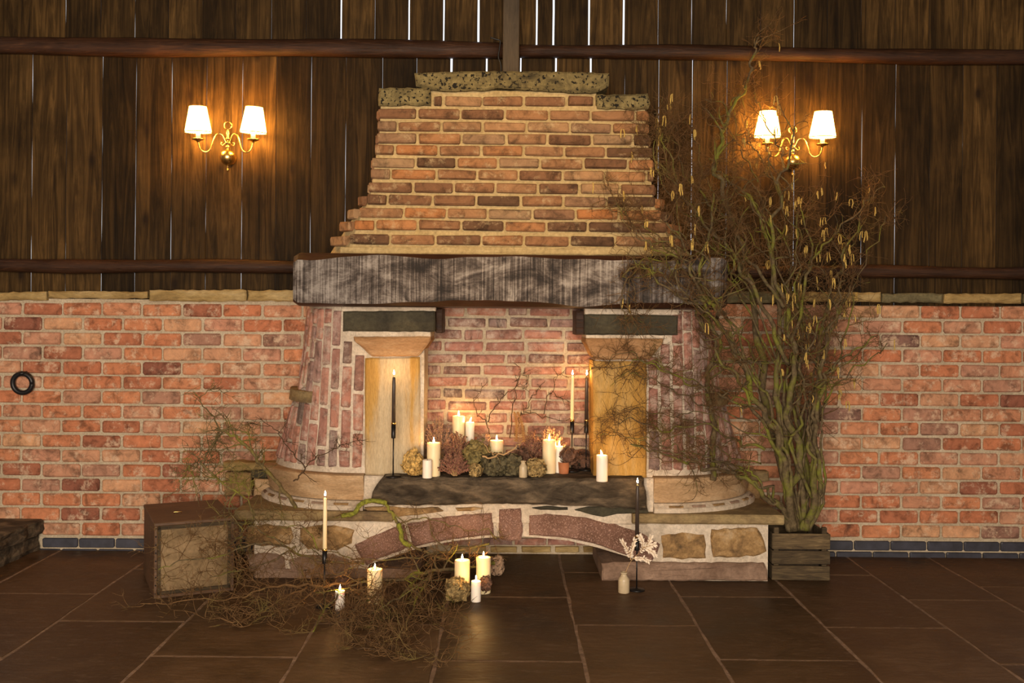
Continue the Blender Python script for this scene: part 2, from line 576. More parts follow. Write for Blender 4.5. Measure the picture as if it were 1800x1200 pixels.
def shade_mat():
    m, nt, b = new_mat('lamp_shade')
    tc = nt.nodes.new('ShaderNodeTexCoord')
    sep = nt.nodes.new('ShaderNodeSeparateXYZ')
    nt.links.new(tc.outputs['Object'], sep.inputs[0])
    at = nd(nt, 'ShaderNodeMath', operation='ARCTAN2')
    nt.links.new(sep.outputs[1], at.inputs[0]); nt.links.new(sep.outputs[0], at.inputs[1])
    mu = nd(nt, 'ShaderNodeMath', operation='MULTIPLY'); mu.inputs[1].default_value = 34.0
    nt.links.new(at.outputs[0], mu.inputs[0])
    si = nd(nt, 'ShaderNodeMath', operation='SINE')
    nt.links.new(mu.outputs[0], si.inputs[0])
    r = ramp(nt, [(0.0, (0.80, 0.60, 0.34)), (1.0, (1.0, 0.86, 0.62))])
    mr = nd(nt, 'ShaderNodeMapRange')
    mr.inputs[1].default_value = -1; mr.inputs[2].default_value = 1
    nt.links.new(si.outputs[0], mr.inputs[0]); nt.links.new(mr.outputs[0], r.inputs[0])
    nt.links.new(r.outputs[0], b.inputs['Base Color'])
    b.inputs['Roughness'].default_value = 0.9
    em = mixc(nt, 1.0, r.outputs[0], (1.0, 0.58, 0.16), 'MULTIPLY')
    nt.links.new(em, b.inputs['Emission Color'])
    b.inputs['Emission Strength'].default_value = 60.0
    bump(nt, b, si.outputs[0], 0.5, 0.003)
    return m


M['lamp_shade'] = shade_mat()
M['shade_trim'] = plain('shade_trim', (0.55, 0.36, 0.12), 0.8)
M['bulb'] = emit_mat('bulb', (1.0, 0.54, 0.12), 460.0)
M['sleeve'] = plain('sleeve', (0.86, 0.74, 0.5), 0.5, var=0.03)


def bark_mat(name, dark, light, moss, moss_lo, moss_hi):
    m, nt, b = new_mat(name)
    vec, oi = coords(nt, rand=False)
    n = noise_n(nt, vec, 40.0, 5, 0.7)
    r = ramp(nt, [(0.3, dark), (0.7, light)])
    nt.links.new(n.outputs['Fac'], r.inputs[0])
    n2 = noise_n(nt, vec, 7.0, 5, 0.65)
    mr = ramp(nt, [(moss_lo, 0.0), (moss_hi, 0.85)])
    nt.links.new(n2.outputs['Fac'], mr.inputs[0])
    c = mixc(nt, mr.outputs[0], r.outputs[0], moss)
    nt.links.new(c, b.inputs['Base Color'])
    b.inputs['Roughness'].default_value = 0.85
    b.inputs['Specular IOR Level'].default_value = 0.25
    bump(nt, b, n.outputs['Fac'], 0.6, 0.004)
    return m


M['bark'] = bark_mat('bark', (0.035, 0.024, 0.012), (0.17, 0.125, 0.065), (0.17, 0.18, 0.02), 0.48, 0.62)
M['bark_floor'] = bark_mat('bark_floor', (0.05, 0.036, 0.016), (0.20, 0.15, 0.065), (0.20, 0.19, 0.03), 0.50, 0.64)
M['bark_dark'] = bark_mat('bark_dark', (0.03, 0.018, 0.01), (0.10, 0.058, 0.028), (0.12, 0.10, 0.03), 0.58, 0.7)
M['twig'] = bark_mat('twig', (0.055, 0.028, 0.011), (0.20, 0.11, 0.045), (0.17, 0.14, 0.04), 0.55, 0.68)
M['moss'] = plain('moss', (0.17, 0.18, 0.02), 0.95, var=0.5, scale=70, bmp=1.0)
M['catkin'] = plain('catkin', (0.50, 0.34, 0.085), 0.85, var=0.3, scale=90, bmp=0.6)
M['hyd_tan'] = plain('hyd_tan', (0.306, 0.212, 0.085), 0.85, var=0.75, scale=60, bmp=0.5)
M['hyd_gold'] = plain('hyd_gold', (0.50, 0.32, 0.10), 0.85, var=0.75, scale=60, bmp=0.5)
M['hyd_green'] = plain('hyd_green', (0.200, 0.152, 0.052), 0.85, var=0.75, scale=60, bmp=0.5)
M['hyd_dark'] = plain('hyd_dark', (0.098, 0.079, 0.038), 0.85, var=0.75, scale=60, bmp=0.5)
M['hyd_brown'] = plain('hyd_brown', (0.13, 0.065, 0.04), 0.85, var=0.5, scale=45, bmp=0.2)
M['hyd_core'] = plain('hyd_core', (0.05, 0.035, 0.016), 0.9, var=0.5)
M['hyd_pink'] = plain('hyd_pink', (0.44, 0.30, 0.20), 0.85, var=0.4, scale=45, bmp=0.2)
M['heather'] = plain('heather', (0.240, 0.104, 0.068), 0.85, var=0.55, scale=60, bmp=0.2)
M['heather_pale'] = plain('heather_pale', (0.323, 0.187, 0.136), 0.85, var=0.5, scale=60, bmp=0.2)
M['fern'] = plain('fern', (0.36, 0.17, 0.05), 0.85, var=0.3, scale=40)
M['white_leaf'] = plain('white_leaf', (0.82, 0.70, 0.56), 0.8, var=0.12, scale=40)
M['stalk'] = plain('stalk', (0.45, 0.28, 0.13), 0.8)

# ================================================================ SETTING
FLOOR_X, FLOOR_Y0, FLOOR_Y1 = 4.2, -8.0, 0.0

# ---- floor: a bed of grout with flagstones, each stone an object
floor = link('floor', box_me('floor', -FLOOR_X, FLOOR_X, FLOOR_Y0, 0.10, -0.12, -0.002), M['grout'])
tag(floor, 'dark brown stone flag floor with pale grout joints', kind='structure')


def floorY(x, y):
    return PZ(x, y, 0).y


col_x = [-3.62, -3.07, -2.51, -1.945, -1.385, -0.805, -0.255, 0.325, 0.865, 1.425, 1.965, 2.43, 2.98, 3.52]
row_seed = {3: floorY(240, 1092), 4: floorY(420, 1154), 5: floorY(680, 1097), 6: floorY(880, 1049), 7: floorY(1130, 1099),
            8: floorY(1290, 1048.6), 9: floorY(1530, 1102.6), 10: floorY(1730, 1055), 2: floorY(80, 1043)}
rs = random.Random(3)
for i in range(len(col_x) - 1):
    y0 = row_seed.get(i, -1.0 - rs.uniform(0, .8))
    L = 0.89
    ys = [y0 - L * k for k in range(-3, 4)]
    ys = sorted([y for y in ys if -3.5 < y < -0.02] + [-3.6, -0.005])
    for a, b_ in zip(ys[:-1], ys[1:]):
        if b_ - a < 0.06:
            continue
        g = 0.0055
        bm = bmesh.new()
        x0, x1 = col_x[i] + g, col_x[i + 1] - g
        ya, yb = a + 0.006, b_ - 0.006
        n = 7
        ring = []
        for k in range(n):
            ring.append((x0 + (x1 - x0) * k / n, ya))
        for k in range(n):
            ring.append((x1, ya + (yb - ya) * k / n))
        for k in range(n):
            ring.append((x1 - (x1 - x0) * k / n, yb))
        for k in range(n):
            ring.append((x0, yb - (yb - ya) * k / n))
        cx_, cy_ = (x0 + x1) / 2, (ya + yb) / 2
        ring = [(x + rs.uniform(-.004, .004), y + rs.uniform(-.003, .003)) for x, y in ring]
        lo = [bm.verts.new((x - cx_, y - cy_, -0.03)) for x, y in ring]
        mid = [bm.verts.new((x - cx_, y - cy_, -0.004)) for x, y in ring]
        dz = rs.uniform(-.001, .001)
        top = [bm.verts.new(((x - cx_) * (1 - .007 / (x1 - x0)), (y - cy_) * (1 - .007 / (yb - ya)), dz)) for x, y in ring]
        m_ = len(ring)
        for k in range(m_):
            k2 = (k + 1) % m_
            bm.faces.new((lo[k], lo[k2], mid[k2], mid[k]))
            bm.faces.new((mid[k], mid[k2], top[k2], top[k]))
        bm.faces.new(top)
        o = link('flagstone', me_from(bm, 'flagstone'), M['flagstone'], floor)
        o.location = (cx_, cy_, 0)

# ---- brick wall
wall = link('wall_back', box_me('wall_back', -FLOOR_X, FLOOR_X, 0.0, 0.05, -0.1, 1.43), M['mortar'])
tag(wall, 'low wall of orange and red reclaimed brick', kind='structure')


def brick_variants(name, L, H, D, n, mat, rnd, cham=0.007, jit=0.0022):
    """bricks with worn edges; front faces -Y, centred on x and z, back at y=0"""
    out = []
    for k in range(n):
        bm = bmesh.new()
        def ring(y, inset, j):
            x, z = L / 2 - inset, H / 2 - inset
            c = min(x, z) * 0.18 + 0.002
            pts = [(-x + c, -z), (x - c, -z), (x, -z + c), (x, z - c), (x - c, z), (-x + c, z), (-x, z - c), (-x, -z + c)]
            return [bm.verts.new((p[0] + rnd.uniform(-j, j), y + rnd.uniform(-j, j) * .4, p[1] + rnd.uniform(-j, j))) for p in pts]
        r0 = ring(0, 0.0, 0)
        r1 = ring(-D + cham, 0.0, jit)
        r2 = ring(-D, cham, jit)
        for a, b in ((r0, r1), (r1, r2)):
            for i in range(8):
                j2 = (i + 1) % 8
                bm.faces.new((a[i], a[j2], b[j2], b[i]))
        bm.faces.new(r2)
        me = me_from(bm, name)
        me.materials.append(mat)
        out.append(me)
    return out


BL, BH, COURSE, PER = 0.213, 0.069, 0.0834, 0.228
rw = random.Random(11)
wall_bricks = brick_variants('brick', BL, BH, 0.03, 8, M['wall_brick'], rw)
x_ref0 = P(110.5, 543, 0).x
x_ref1 = P(75.9, 569, 0).x
RING_SPOT = P(42, 672, 0)


def lay_wall(xa, xb, ztop, xr0, xr1):
    for k in range(16):
        zc = ztop - COURSE * k
        xr = xr0 if k % 2 == 0 else xr1
        j0 = math.floor((xa - xr) / PER)
        x = xr + j0 * PER
        while x < xb:
            a, b = max(x + 0.0075, xa), min(x + PER - 0.0075, xb)
            if b - a > 0.04:
                o = bpy.data.objects.new('brick', rw.choice(wall_bricks))
                COL.objects.link(o)
                o.parent = wall
                o.location = ((a + b) / 2 + rw.uniform(-.002, .002), 0.014 + rw.uniform(-.002, .003), zc + rw.uniform(-.002, .002))
                o.scale = ((b - a) / BL, 1, 1 + rw.uniform(-.04, .04))
                o.rotation_euler = (0, rw.uniform(-.008, .008) + (PI if rw.random() < .5 else 0), 0)
            x += PER


lay_wall(-3.12, -1.08, P(100, 543, 0).z, x_ref0, x_ref1)
xr_r0 = P(1552, 549, 0).x
lay_wall(1.12, 3.14, P(1700, 549, 0).z, P(1547, 549, 0).x, P(1586, 575, 0).x)

# blue engineering bricks at the foot of the wall
blue = brick_variants('blue_brick', 0.20, 0.052, 0.03, 3, M['blue_brick'], rw, 0.004, 0.001)
for (xa, xb, zc) in ((P(75, 953, 0).x, -1.2, P(140, 953, 0).z), (1.38, 3.2, P(1650, 959, 0).z)):
    for r_, (off, zz, hh) in enumerate(((0.0, zc, 1.0), (0.10, zc - 0.062, 1.0))):
        x = xa - off
        while x < xb:
            o = link('blue_brick', rw.choice(blue), None, wall)
            o.location = (x + 0.104, 0.014, zz)
            x += 0.2085


# ---- shaped stones from outlines
def poly_stone(name, pts, Y0, Y1, mat, parent, jit=0.003, cham=0.008, step=0.03, rnd=random, world=False, smooth=False, bulge=0.0):
    """pts: outline in photo pixels seen on the plane Y0 (front) or (x, z) when world=True; runs back to Y1"""
    if not world:
        w = [P(x, y, Y0) for x, y in pts]
        pts = [(v.x, v.z) for v in w]
    ring = []
    n = len(pts)
    for i in range(n):
        a, b = pts[i], pts[(i + 1) % n]
        d = math.hypot(b[0] - a[0], b[1] - a[1])
        m_ = max(1, int(d / step))
        for k in range(m_):
            t = k / m_
            jx = rnd.uniform(-jit, jit); jz = rnd.uniform(-jit, jit)
            ring.append((a[0] + (b[0] - a[0]) * t + jx, a[1] + (b[1] - a[1]) * t + jz))
    cx_ = sum(p[0] for p in ring) / len(ring)
    cz_ = sum(p[1] for p in ring) / len(ring)
    bm = bmesh.new()
    def inset(p, d):
        dx, dz = p[0] - cx_, p[1] - cz_
        L = math.hypot(dx, dz) or 1
        sx = max(0, abs(dx) - d) / (abs(dx) or 1); sz = max(0, abs(dz) - d) / (abs(dz) or 1)
        return dx * sx, dz * sz
    back = [bm.verts.new((p[0] - cx_, Y1 - Y0, p[1] - cz_)) for p in ring]
    mid = [bm.verts.new((p[0] - cx_, cham, p[1] - cz_)) for p in ring]
    front = []
    for p in ring:
        x, z = inset(p, cham)
        front.append(bm.verts.new((x, rnd.uniform(-jit, jit) * .5 - bulge * 0, z)))
    m_ = len(ring)
    for k in range(m_):
        k2 = (k + 1) % m_
        bm.faces.new((back[k], back[k2], mid[k2], mid[k]))
        bm.faces.new((mid[k], mid[k2], front[k2], front[k]))
    # front: fan to a centre with slight relief so that the face is not a perfect plane
    inner = []
    for v in front:
        inner.append(bm.verts.new((v.co.x * .55, -bulge + rnd.uniform(-jit, jit) * .6, v.co.z * .55)))
    for k in range(m_):
        k2 = (k + 1) % m_
        bm.faces.new((front[k], front[k2], inner[k2], inner[k]))
    bm.faces.new(inner)
    bm.faces.new(back)
    o = link(name, me_from(bm, name, smooth), mat, parent)
    o.location = (cx_, Y0, cz_)
    return o


# coping stones along the wall top
rc = random.Random(5)
for (x0, x1, ya, yb, m_) in ((-90, 80, 513, 527, 'coping_stone'), (84, 258, 512, 524, 'coping_stone'), (262, 432, 510, 529, 'coping_stone'), (435, 560, 510, 529, 'coping_stone'),
                             (1255, 1395, 512, 532, 'coping_grey'), (1398, 1549, 513, 531, 'coping_stone'), (1552, 1658, 516, 531, 'coping_grey'), (1660, 1797, 516, 533, 'coping_stone'), (1800, 1900, 516, 533, 'coping_grey')):
    poly_stone('coping_stone', [(x0, ya), (x1, ya + rc.uniform(-1, 1)), (x1, yb), ((x0 + x1) / 2, yb + rc.uniform(-2, 1)), (x0, yb)], -0.035, 0.05, M[m_], wall, 0.004, 0.008, rnd=rc)

# ---- boarded wall above
WY = 0.052                      # front face of the boards
TH = 0.008
wood = thing('wall_upper', (0, WY, 1.45), kind='structure', label='dark barn wall of upright boards with daylight in the gaps')
low_j = [(-66, 1), (-6, 1), (55.5, 1.0), (116, 1.3), (179, 2.0), (238, 1.2), (301, 2.4), (362, .9), (425, 1.9), (485, .8), (546, 1.8), (607, 1.7),
         (671, 1.2), (731, 1.2), (792, 5), (854, 4), (914, 3.5), (975.6, 4), (1037, 4), (1097, 2.4), (1157, 2.0), (1216, 2.6),
         (1277, .6), (1337, 1.1), (1396, 2.2), (1455, .8), (1515, 1.1), (1574, .9), (1634, 1), (1692, 1), (1752, 1), (1812, 1), (1872, 1)]
up_j = [(-65, .6), (-5, .6), (55, .6), (115, 1.0), (177, 1.4), (237, .9), (296, .6), (356, .5), (414, .5), (477, .6), (538, .6), (599.5, 3.4), (659, 1.1),
        (719, 3.4), (780, 3.6), (841, 4.4), (898, 2), (943.5, 4), (973, 4.6), (1035.6, 4), (1096.5, 4.2), (1157, 1.1), (1216, 2.0), (1277, 1.4), (1337, .8),
        (1396, 2.0), (1455, .8), (1514, 1), (1574, .8), (1634, .8), (1693, .8), (1752, .8), (1812, .8), (1872, .8)]
rp = random.Random(21)


def lay_boards(joints, yref, z0, z1, lean):
    e = []
    for x, g in joints:
        p = P(x, yref, WY)
        gap = px(g * .2 if g < 3 else g * .75, WY) + abs(p.x) / (WY + CAM_D) * TH * 0.45
        if g < 0.85:
            gap = 0.0012
        e.append((p.x, gap))
    for (xa, ga), (xb, gb) in zip(e[:-1], e[1:]):
        a, b = xa + ga / 2, xb - gb / 2
        w = b - a
        bm = bmesh.new()
        nz = 9
        rings = []
        for k in range(nz + 1):
            z = z0 + (z1 - z0) * k / nz
            ja = rp.uniform(-.0011, 0.0007) if ga > .0014 else 0
            jb = rp.uniform(-.0011, 0.0007) if gb > .0014 else 0
            c = 0.003
            sec = [(-w / 2 + ja, TH), (-w / 2 + ja, c), (-w / 2 + ja + c, 0), (w / 2 - jb - c, 0), (w / 2 - jb, c), (w / 2 - jb, TH)]
            rings.append([bm.verts.new((x, y, z - z0)) for x, y in sec])
        for r0, r1 in zip(rings[:-1], rings[1:]):
            for i in range(6):
                j2 = (i + 1) % 6
                bm.faces.new((r0[i], r0[j2], r1[j2], r1[i]))
        bm.faces.new(rings[0]); bm.faces.new(rings[-1])
        o = link('plank', me_from(bm, 'plank'), M['plank'], wood)
        o.location = ((a + b) / 2, rp.uniform(-.0015, .0015), z0 - 1.45)


z_split = P(900, 97, WY).z
lay_boards(low_j, 300, 1.38, z_split, 0)
lay_boards(up_j, 40, z_split + 0.004, 4.0, 0)


# ---- rails and post
def rail(name, x0, x1, ya0, ya1, yb0, yb1, Y0, Y1, label):
    """a rough pole: top edge runs ya0..ya1, bottom edge yb0..yb1 in the photo"""
    n = 40
    bm = bmesh.new()
    rings = []
    rnd = random.Random(hash(name) % 1000 + int(x0))
    rr = random.Random(int(x0) + 77)
    ph = rr.uniform(0, 6)
    for i in range(n + 1):
        t = i / n
        x = x0 + (x1 - x0) * t
        a = P(x, ya0 + (ya1 - ya0) * t, Y0); b = P(x, yb0 + (yb1 - yb0) * t, Y0)
        zc = (a.z + b.z) / 2 + 0.004 * math.sin(t * 9 + ph)
        h = (a.z - b.z) / 2 * (1 + 0.08 * math.sin(t * 14 + ph * 2) + rr.uniform(-.03, .03))
        sec = []
        for k in range(10):
            an = 2 * PI * k / 10
            yy = (Y0 + Y1) / 2 + (Y1 - Y0) / 2 * math.copysign(abs(math.cos(an)) ** .75, math.cos(an))
            zz = zc + h * math.copysign(abs(math.sin(an)) ** .75, math.sin(an))
            sec.append(bm.verts.new((a.x, yy, zz)))
        rings.append(sec)
    for r0, r1 in zip(rings[:-1], rings[1:]):
        for k in range(10):
            k2 = (k + 1) % 10
            bm.faces.new((r0[k], r0[k2], r1[k2], r1[k]))
    bm.faces.new(rings[0]); bm.faces.new(rings[-1])
    o = link(name, me_from(bm, name, True), M['rail_wood'])
    tag(o, label, kind='structure')
    return o


rail('trim_1', -90, 884, 60, 70, 92, 99, -0.035, WY - 0.001, 'upper rough timber rail left of the post')
rail('trim_2', 913, 1890, 74, 86, 97, 112, -0.035, WY - 0.001, 'upper rough timber rail right of the post')
rail('trim_3', -90, 545, 453, 457, 478, 480, -0.035, WY - 0.001, 'lower rough timber rail left of the chimney')
rail('trim_4', 1240, 1890, 464, 469, 487, 490, -0.035, WY - 0.001, 'lower rough timber rail right of the chimney')
pa, pb = P(884, 60, -0.07), P(913, 60, -0.07)
post = link('trim_5', box_me('post', pa.x, pb.x, -0.07, WY - 0.001, 1.45, 4.0, 0.004), M['post_wood'])
tag(post, 'upright timber post behind the chimney top', kind='structure')
# cable on the post
cp = [P(x, y, -0.045) for x, y in ((862, 66), (872, 69), (879, 72), (878, 85), (876, 100), (880, 112), (881, 128))]
cable = link('electric_cable', tube_me('electric_cable', catmull(cp, 6), 0.004, 6), M['black_plastic'])
tag(cable, 'thin black electric cable looping beside the central post', 'cable')

# ---- rest of the room (out of the frame)
for nm, a in (('wall_left', (-FLOOR_X - .1, -FLOOR_X, FLOOR_Y0, 0.0, -0.1, 4.0)), ('wall_right', (FLOOR_X, FLOOR_X + .1, FLOOR_Y0, 0.0, -0.1, 4.0))):
    tag(link(nm, box_me(nm, *a), M['plaster']), 'side wall of the barn', kind='structure')
ceil = link('ceiling', box_me('ceiling', -FLOOR_X - .1, FLOOR_X + .1, FLOOR_Y0, WY + .03, 4.0, 4.1), M['post_wood'])
tag(ceil, 'dark boarded barn ceiling', kind='structure')
bm = bmesh.new()
DX0, DX1, DZ = -2.55, 1.75, 2.9
bm_box(bm, -FLOOR_X, DX0, FLOOR_Y0 - .1, FLOOR_Y0, -.1, 4.0)
bm_box(bm, DX1, FLOOR_X, FLOOR_Y0 - .1, FLOOR_Y0, -.1, 4.0)
bm_box(bm, DX0, DX1, FLOOR_Y0 - .1, FLOOR_Y0, DZ, 4.0)
tag(link('wall_front', me_from(bm, 'wall_front'), M['plaster']), 'barn wall with wide doorway behind the camera', kind='structure')

# ---- stone step at the far left
step = thing('stone_step', P(20, 950, -0.3), label='low rough step of two stacked dark stone slabs at left wall', cat='step')
zt = 0.178
def step_slab(name, xr_back, xr_front, z0, z1, yb, yf):
    rr = random.Random(int(z1 * 1000))
    pts = [(-3.4, yb), (-3.4, yf)]
    n = 10
    for k in range(n + 1):
        t = k / n
        pts.append((xr_front + (xr_back - xr_front) * t + rr.uniform(-.012, .012), yf + (yb - yf) * t))
    bm = bmesh.new()
    rings = []
    for (z, ins) in ((z0, .006), (z0 + (z1 - z0) * .3, -.004), (z0 + (z1 - z0) * .6, .004), (z1 - .008, 0.0), (z1, .012)):
        rings.append([bm.verts.new((x - (ins + rr.uniform(-.006, .006) if x > -3.3 else 0) - step.location.x,
                                    y + (ins if y < yf + .01 else 0) - step.location.y, z - step.location.z)) for x, y in pts])
    m_ = len(pts)
    for a, b in zip(rings[:-1], rings[1:]):
        for k in range(m_):
            k2 = (k + 1) % m_
            bm.faces.new((a[k], a[k2], b[k2], b[k]))
    bm.faces.new(rings[0]); bm.faces.new(rings[-1])
    link(name, me_from(bm, name), M['hearth_stone'], step)
xr = P(74, 926, -0.02).x
step_slab('step_slab', xr - .02, xr - .06, 0.0, 0.092, -0.02, -0.75)
step_slab('step_slab', xr, xr - .03, 0.096, zt, -0.02, -0.72)

# iron ring on the wall
rg = thing('iron_ring', P(42, 673, -0.016), label='black iron tethering ring hanging on the brick wall', cat='ring')
R_ = px(17.0, -0.03)
ring_pts = [Vector((R_ * math.cos(a), -0.018 - 0.004 * math.sin(a), R_ * math.sin(a))) for a in [2 * PI * k / 32 for k in range(33)]]
link('ring', tube_me('ring', ring_pts, px(4.3, 0), 10), M['iron'], rg)
st = [Vector((-0.012, 0.0, R_ + .006)), Vector((-0.012, -0.03, R_ + .004)), Vector((0.0, -0.038, R_ + .001)), Vector((0.014, -0.03, R_ + .004)), Vector((0.014, 0.0, R_ + .006))]
link('staple', tube_me('staple', catmull(st, 5), 0.008, 8), M['iron'], rg)

# ================================================================ FIREPLACE
FP = thing('fireplace', (0.035, -0.3, 0), label='large stone and brick fireplace with oak beam mantel and sloping chimney', cat='fireplace')
FPI = Matrix.Translation((-0.035, 0.3, 0))


def fp(o):
    """parent a piece built in world space to the fireplace, keeping its place"""
    if o.parent is None:
        o.parent = FP
    o.matrix_parent_inverse = FPI.copy()
    return o


XC = 0.035
rf = random.Random(31)
# ---- raised base with the arched recess
Y_BASE, Z_LEDGE = -0.55, 0.349
XB0, XB1 = P(447, 950, Y_BASE).x, P(1350, 950, Y_BASE).x
arch_px = [(640, 1000), (650, 991), (690, 978), (740, 962), (800, 950), (866, 944), (897, 942), (930, 943), (1000, 950), (1050, 962), (1100, 977), (1140, 992), (1150, 1000)]
arch = [P(x, y, Y_BASE) for x, y in arch_px]
def arch_z(x):
    if x <= arch[0].x or x >= arch[-1].x:
        return -0.004
    for a, b in zip(arch[:-1], arch[1:]):
        if a.x <= x <= b.x:
            t = (x - a.x) / (b.x - a.x)
            return a.z + (b.z - a.z) * t
xs = [XB0 + (XB1 - XB0) * k / 20 for k in range(21)] + [a.x for a in arch] + [arch[0].x - 1e-3, arch[-1].x + 1e-3]
xs = sorted(set(round(x, 4) for x in xs))
bm = bmesh.new()
top_z = Z_LEDGE - 0.05
fr = [(bm.verts.new((x, Y_BASE, arch_z(x))), bm.verts.new((x, Y_BASE, top_z))) for x in xs]
bk = [(bm.verts.new((x, -0.005, arch_z(x))), bm.verts.new((x, -0.005, top_z))) for x in xs]
for i in range(len(xs) - 1):
    bm.faces.new((fr[i][0], fr[i + 1][0], fr[i + 1][1], fr[i][1]))
    bm.faces.new((bk[i][0], bk[i + 1][0], bk[i + 1][1], bk[i][1]))
    bm.faces.new((fr[i][0], fr[i + 1][0], bk[i + 1][0], bk[i][0]))
    bm.faces.new((fr[i][1], fr[i + 1][1], bk[i + 1][1], bk[i][1]))
for i in (0, -1):
    bm.faces.new((fr[i][0], fr[i][1], bk[i][1], bk[i][0]))
base = fp(link('base_wall', me_from(bm, 'base_wall'), M['mortar_pale']))


def fstone(name, pts, Y0, Y1, m, parent=None, **kw):
    o = poly_stone(name, pts, Y0, Y1, M[m], None, rnd=rf, **kw)
    o.parent = parent or FP
    if parent is None:
        o.matrix_parent_inverse = FPI.copy()
    else:
        o.matrix_parent_inverse = FPI.copy() @ Matrix.Identity(4)
    return o


def sub(o, parent):
    """piece in world space under a part that itself sits in world space"""
    o.parent = parent
    o.matrix_parent_inverse = Matrix.Translation(-Vector(parent.location)) if parent.parent is FP and parent.location.length > 0 else Matrix.Identity(4)
    return o


# rough stones set in the base (right, then left)
def bstone(pts, m, d=0.012, **kw):
    o = poly_stone('stone', pts, Y_BASE - d, Y_BASE + 0.06, M[m], None, rnd=rf, **kw)
    return sub(o, base)


bstone([(1164, 941), (1200, 937), (1238, 940), (1242, 960), (1240, 981), (1200, 983), (1166, 980)], 'rubble_stone', jit=.004)
bstone([(1252, 932), (1300, 929), (1332, 928), (1345, 950), (1349, 970), (1335, 977), (1290, 979), (1256, 980), (1250, 955)], 'rubble_stone', jit=.004, d=.02)
bstone([(432, 926), (470, 922), (512, 926), (516, 945), (508, 958), (460, 960), (434, 955)], 'rubble_stone', jit=.004)
bstone([(527, 930), (560, 922), (600, 926), (622, 933), (618, 955), (590, 968), (540, 965), (528, 950)], 'rubble_stone', jit=.004)
bstone([(432, 975), (470, 972), (500, 978), (500, 1000), (440, 1005)], 'plinth_stone', jit=.004)
bstone([(508, 982), (545, 976), (585, 975), (612, 985), (620, 1004), (560, 1012), (510, 1008)], 'plinth_stone', jit=.004)
# thin stones in the mortar band under the hearth beam
for pts, m in (([(935, 892), (960, 889), (998, 892), (998, 896), (950, 896)], 'dark_stone'),
               ([(1010, 896), (1035, 890), (1075, 890), (1105, 892), (1138, 893), (1140, 902), (1085, 903), (1060, 909), (1030, 902)], 'dark_stone'),
               ([(640, 892), (690, 890), (720, 893), (770, 891), (780, 898), (735, 905), (690, 909), (655, 903)], 'rubble_stone'),
               ([(800, 893), (835, 891), (850, 894), (830, 898), (805, 898)], 'rubble_stone')):
    o = poly_stone('stone', pts, -0.566, -0.5, M[m], None, rnd=rf, jit=.002, cham=.004)
    sub(o, base)
# plinth
fstone('plinth', [(1058, 990), (1100, 988), (1200, 990), (1344, 990), (1350, 1003), (1350, 1021), (1058, 1021)], Y_BASE - .025, -0.05, 'plinth_stone', jit=.003)
fstone('plinth', [(445, 1000), (600, 1001), (700, 1000), (735, 1003), (736, 1018), (445, 1018)], Y_BASE - .02, -0.05, 'plinth_stone', jit=.003)
# arch ring
for pts in ([(622, 958), (650, 945), (690, 928), (710, 923), (720, 960), (700, 970), (660, 985), (645, 994), (633, 980)],
            [(715, 921), (760, 910), (820, 903), (866, 901), (868, 941), (820, 945), (770, 952), (725, 962)],
            [(876, 894), (917, 892), (919, 935), (916, 950), (897, 952), (878, 949)],
            [(929, 905), (960, 902), (1020, 907), (1080, 921), (1130, 938), (1160, 958), (1155, 975), (1143, 990), (1120, 983), (1080, 968), (1030, 952), (980, 944), (930, 941)]):
    fstone('arch_stone', pts, Y_BASE - .014, -0.20, 'arch_stone', jit=.0025, cham=.01)
# back of the recess
for k, (xa, xb) in enumerate(((905, 960), (964, 1010), (1014, 1052), (850, 900), (780, 846))):
    o = poly_stone('stone', [(xa, 947), (xb, 946), (xb, 958), (xa, 958)], -0.02, 0.0, M['old_brick'], None, rnd=rf, jit=.002, cham=.004)
    sub(o, base)
    o = poly_stone('stone', [(xa + 12, 961), (xb + 8, 961), (xb + 8, 971), (xa + 12, 971)], -0.02, 0.0, M['coping_stone'], None, rnd=rf, jit=.002, cham=.004)
    sub(o, base)


# ledge slabs to either side
def ledge(xa, xb, nm):
    pts = []
    n = 16
    for k in range(n + 1):
        pts.append((xa + (xb - xa) * k / n, -0.60 + rf.uniform(-.006, .004)))
    pts += [(xb, -0.012), (xa, -0.012)]
    bm = bmesh.new()
    rings = []
    for z, ins in ((Z_LEDGE - .05, .008), (Z_LEDGE - .04, 0), (Z_LEDGE - .008, 0), (Z_LEDGE, .008)):
        rings.append([bm.verts.new((x, y + (ins if y < -.5 else 0) + rf.uniform(-.001, .001), z)) for x, y in pts])
    m_ = len(pts)
    for a, b in zip(rings[:-1], rings[1:]):
        for k in range(m_):
            k2 = (k + 1) % m_
            bm.faces.new((a[k], a[k2], b[k2], b[k]))
    bm.faces.new(rings[0]); bm.faces.new(rings[-1])
    return fp(link('ledge', me_from(bm, nm), M['ledge_stone']))


ledge(P(1112, 915, -.6).x, P(1378, 912, -.6).x, 'ledge_right')
ledge(P(412, 905, -.6).x, P(690, 905, -.6).x, 'ledge_left')
# mortar core between the ledges and under the hearth beam
fp(link('hearth_bed', box_me('hearth_bed', P(672, 890, -.59).x, P(1140, 890, -.59).x, -0.557, -0.02, 0.285, 0.42, 0.006), M['mortar_pale']))
fp(link('hearth_bed', box_me('hearth_bed', XC - .752, XC + .752, -0.540, -0.02, 0.345, 0.522, 0.006), M['mortar_pale']))

